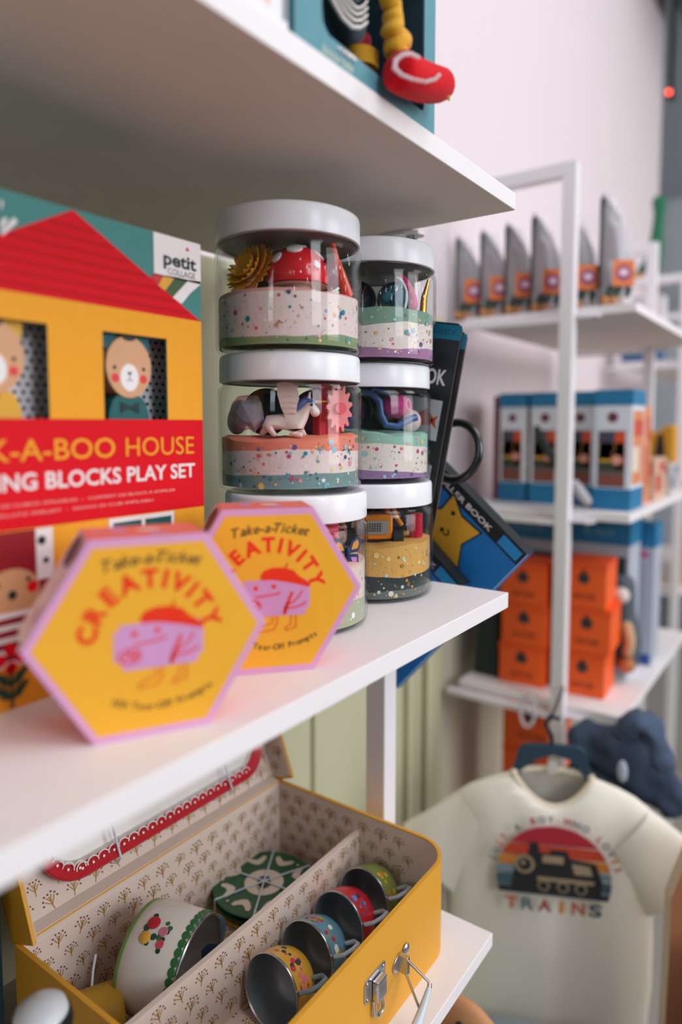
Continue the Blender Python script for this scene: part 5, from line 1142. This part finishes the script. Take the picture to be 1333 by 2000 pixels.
t = thing('folded_shirt', 'grey folded cloth below the t-shirt hem', 'garment', (-.250, .7600, -.945)); 
mb = MB(); n = 24; v = []
for j in range(9):
    for i in range(n):
        x = -.10 + .20 * i / (n - 1); y = -.06 + .12 * j / 8; v.append((x * math.cos(.35) - y * math.sin(.35), x * math.sin(.35) + y * math.cos(.35), .215 - 3.0 * max(0, abs(x) - .035) ** 2 - .004 * j + .004 * noise.noise(Vector((x * 18, y * 18, 1)))))
m_ = mat('#8b979d', .9, vary=.05, scale=200)
b = len(v); v += [(p[0], p[1], .02) for p in v]; F = []
for j in range(8):
    for i in range(n - 1): F += [(j * n + i, j * n + i + 1, (j + 1) * n + i + 1, (j + 1) * n + i), (b + (j + 1) * n + i, b + (j + 1) * n + i + 1, b + j * n + i + 1, b + j * n + i)]
for i in range(n - 1): F += [(i + 1, i, b + i, b + i + 1), (8 * n + i, 8 * n + i + 1, b + 8 * n + i + 1, b + 8 * n + i)]
for j in range(8): F += [(j * n, (j + 1) * n, b + (j + 1) * n, b + j * n), ((j + 1) * n + n - 1, j * n + n - 1, b + j * n + n - 1, b + (j + 1) * n + n - 1)]
mb.add(v, F, m_); mb.build('cloth', t, ang=60)
t = thing('display_table', 'pale display plinth carrying the grey cloth', 'plinth', (-.250, .76, -1.30)); MB().box(-.11, .06, -.05, .05, 0, .374, mat('#b9b6b2', .6)).build('body', t, smooth=False, bevel=.003)
t = thing('wooden_toy', 'round tan wooden animal toy below the suitcase shelf', 'toy', (-.2555, .5450, -.5680))
MB().ball((0, 0, 0), .046, mat('#c98e62', .6, vary=.1, scale=60), sy=.35).build('body', t)
for x, z in ((.004, .030), (-.020, .022)): MB().ball((x, -.0135, z), .0035, BLACK, n=12).build('eye', t)
MB().cyl((0, .004, -.046), (0, .004, -.732), .006, mat('#b5804f', .6), n=12).build('stand_rod', t)
t = thing('brown_board', 'brown board with pale edge right of the t-shirt', 'board', (-.1180, .8350, -1.30))
MB().prism([(-.028, 0), (.12, 0), (.12, .84), (.012, .835), (-.014, .76), (-.014, .70)], (0, 0, 0), (.83, .55, 0), (0, 0, 1), (.55, -.83, 0), .018, mat('#a3694a', .6, vary=.08, scale=30), mat('#d8c2ae', .6)).build('panel', t, smooth=False, bevel=.001)
t = thing('dark_case', 'dark teal case at the lower right corner of the photo', 'case', (-.0700, .7800, -1.30))
MB().prism([(-.066, 0), (.16, 0), (.16, .74), (-.005, .735)], (0, 0, 0), (.83, .55, 0), (0, 0, 1), (.55, -.83, 0), .03, mat('#16292e', .6), mat('#8f8078', .6)).build('panel', t, smooth=False, bevel=.001)
t = thing('black_bottle', 'black cylinder behind the left sleeve of the t-shirt', 'bottle', (-.4100, .880, -1.30)); MB().lathe([(0, 0), (.024, 0), (.024, .69), (.020, .70), (0, .70)], mat('#2b2e2a', .5), 28).build('body', t)

# ------------------------------------------------------------------ farther unit: dinosaur, green box
GR = mat('#2f7256', .9, vary=.1, scale=100)
t = thing('dinosaur_plush', 'green long-necked dinosaur plush on the farthest unit', 'plush toy', (-.455, 2.115, .1755))
skin_mesh('body', [(.0, 0, .235), (-.022, 0, .250), (.022, 0, .30), (.024, 0, .37), (.030, 0, .44), (.034, 0, .462), (.010, 0, .455)], [(0, 1), (0, 2), (2, 3), (3, 4), (4, 5), (4, 6)], [.032, .026, .024, .016, .016, .017, .010], GR, t)
for x, c in ((-.024, '#d9903e'), (.014, '#e0a53e')): MB().ball((x, -.01, .206 if x > 0 else .232), .020, mat(c, .8)).build('foot', t)
t['category'] = 'plush toy'
t = thing('patterned_box', 'white box with red and blue print under the dinosaur', 'box', (-.455, 2.13, .1757)); MB().box(-.060, .045, -.03, .04, .034, .186, mat('#e6dfe4', .5)).build('carton', t, smooth=False)
MB().box(-.060, .045, -.031, .041, 0, .034, mat('#2b5c86', .5)).build('base_band', t, smooth=False)
a = Art((0, -.03, 0), (1, 0, 0), (0, 0, 1)); a.rect(-.05, -.01, .10, .15, mat('#d9a0b0', .5)); a.rect(-.03, .03, .06, .09, mat('#c0c9d6', .5)); a.build('printed_front', t)
t = thing('green_box', 'small green box on the farthest unit\'s middle board', 'box', (-.405, 2.115, -.1347)); MB().box(-.03, .03, -.03, .03, 0, .05, mat('#3f7a5c', .6)).build('carton', t, smooth=False, bevel=.001)
t = thing('game_box', 'mustard box low on the farthest unit', 'box', (-.33, 2.12, -.4467)); MB().box(-.03, .05, -.03, .06, 0, .16, mat('#c9993e', .6)).build('carton', t, smooth=False, bevel=.001)
t = thing('game_box', 'tan patterned box on the farthest unit\'s low board', 'box', (-.30, 2.28, -.4467)); MB().box(-.03, .045, -.06, .10, 0, .20, mat('#b59a86', .6, vary=.3, scale=40)).build('carton', t, smooth=False, bevel=.001)
# dark pipe, added wall-shading baffle and exit-light high in the far corner
t = thing('pipe_and_baffle', 'dark pipe at the upper right, under an added baffle that shades the wall', 'duct', (-.30, 2.50, 1.40)); MB().box(-.20, .25, -.33, .45, 0, .34, mat('#4a4f54', .6)).build('shade_baffle', t, smooth=False, bevel=.01)
MB().cyl((-.05, .30, -.06), (-.05, 3.0, -.30), .075, mat('#3a4046', .6), n=24).build('pipe', t)
t = thing('red_light', 'small glowing red lamp at the upper right', 'lamp', tuple(on(1, 1307, 180, 2.95))); MB().ball((0, 0, 0), .008, mat('#ff5a4a', .4, emit=6.0), n=16).build('lens', t); MB().cyl((0, .010, .0), (0, .05, .0), .016, BLACK, n=16).cyl((0, .04, 0), (0, .04, .36), .008, BLACK, n=10).build('socket', t)
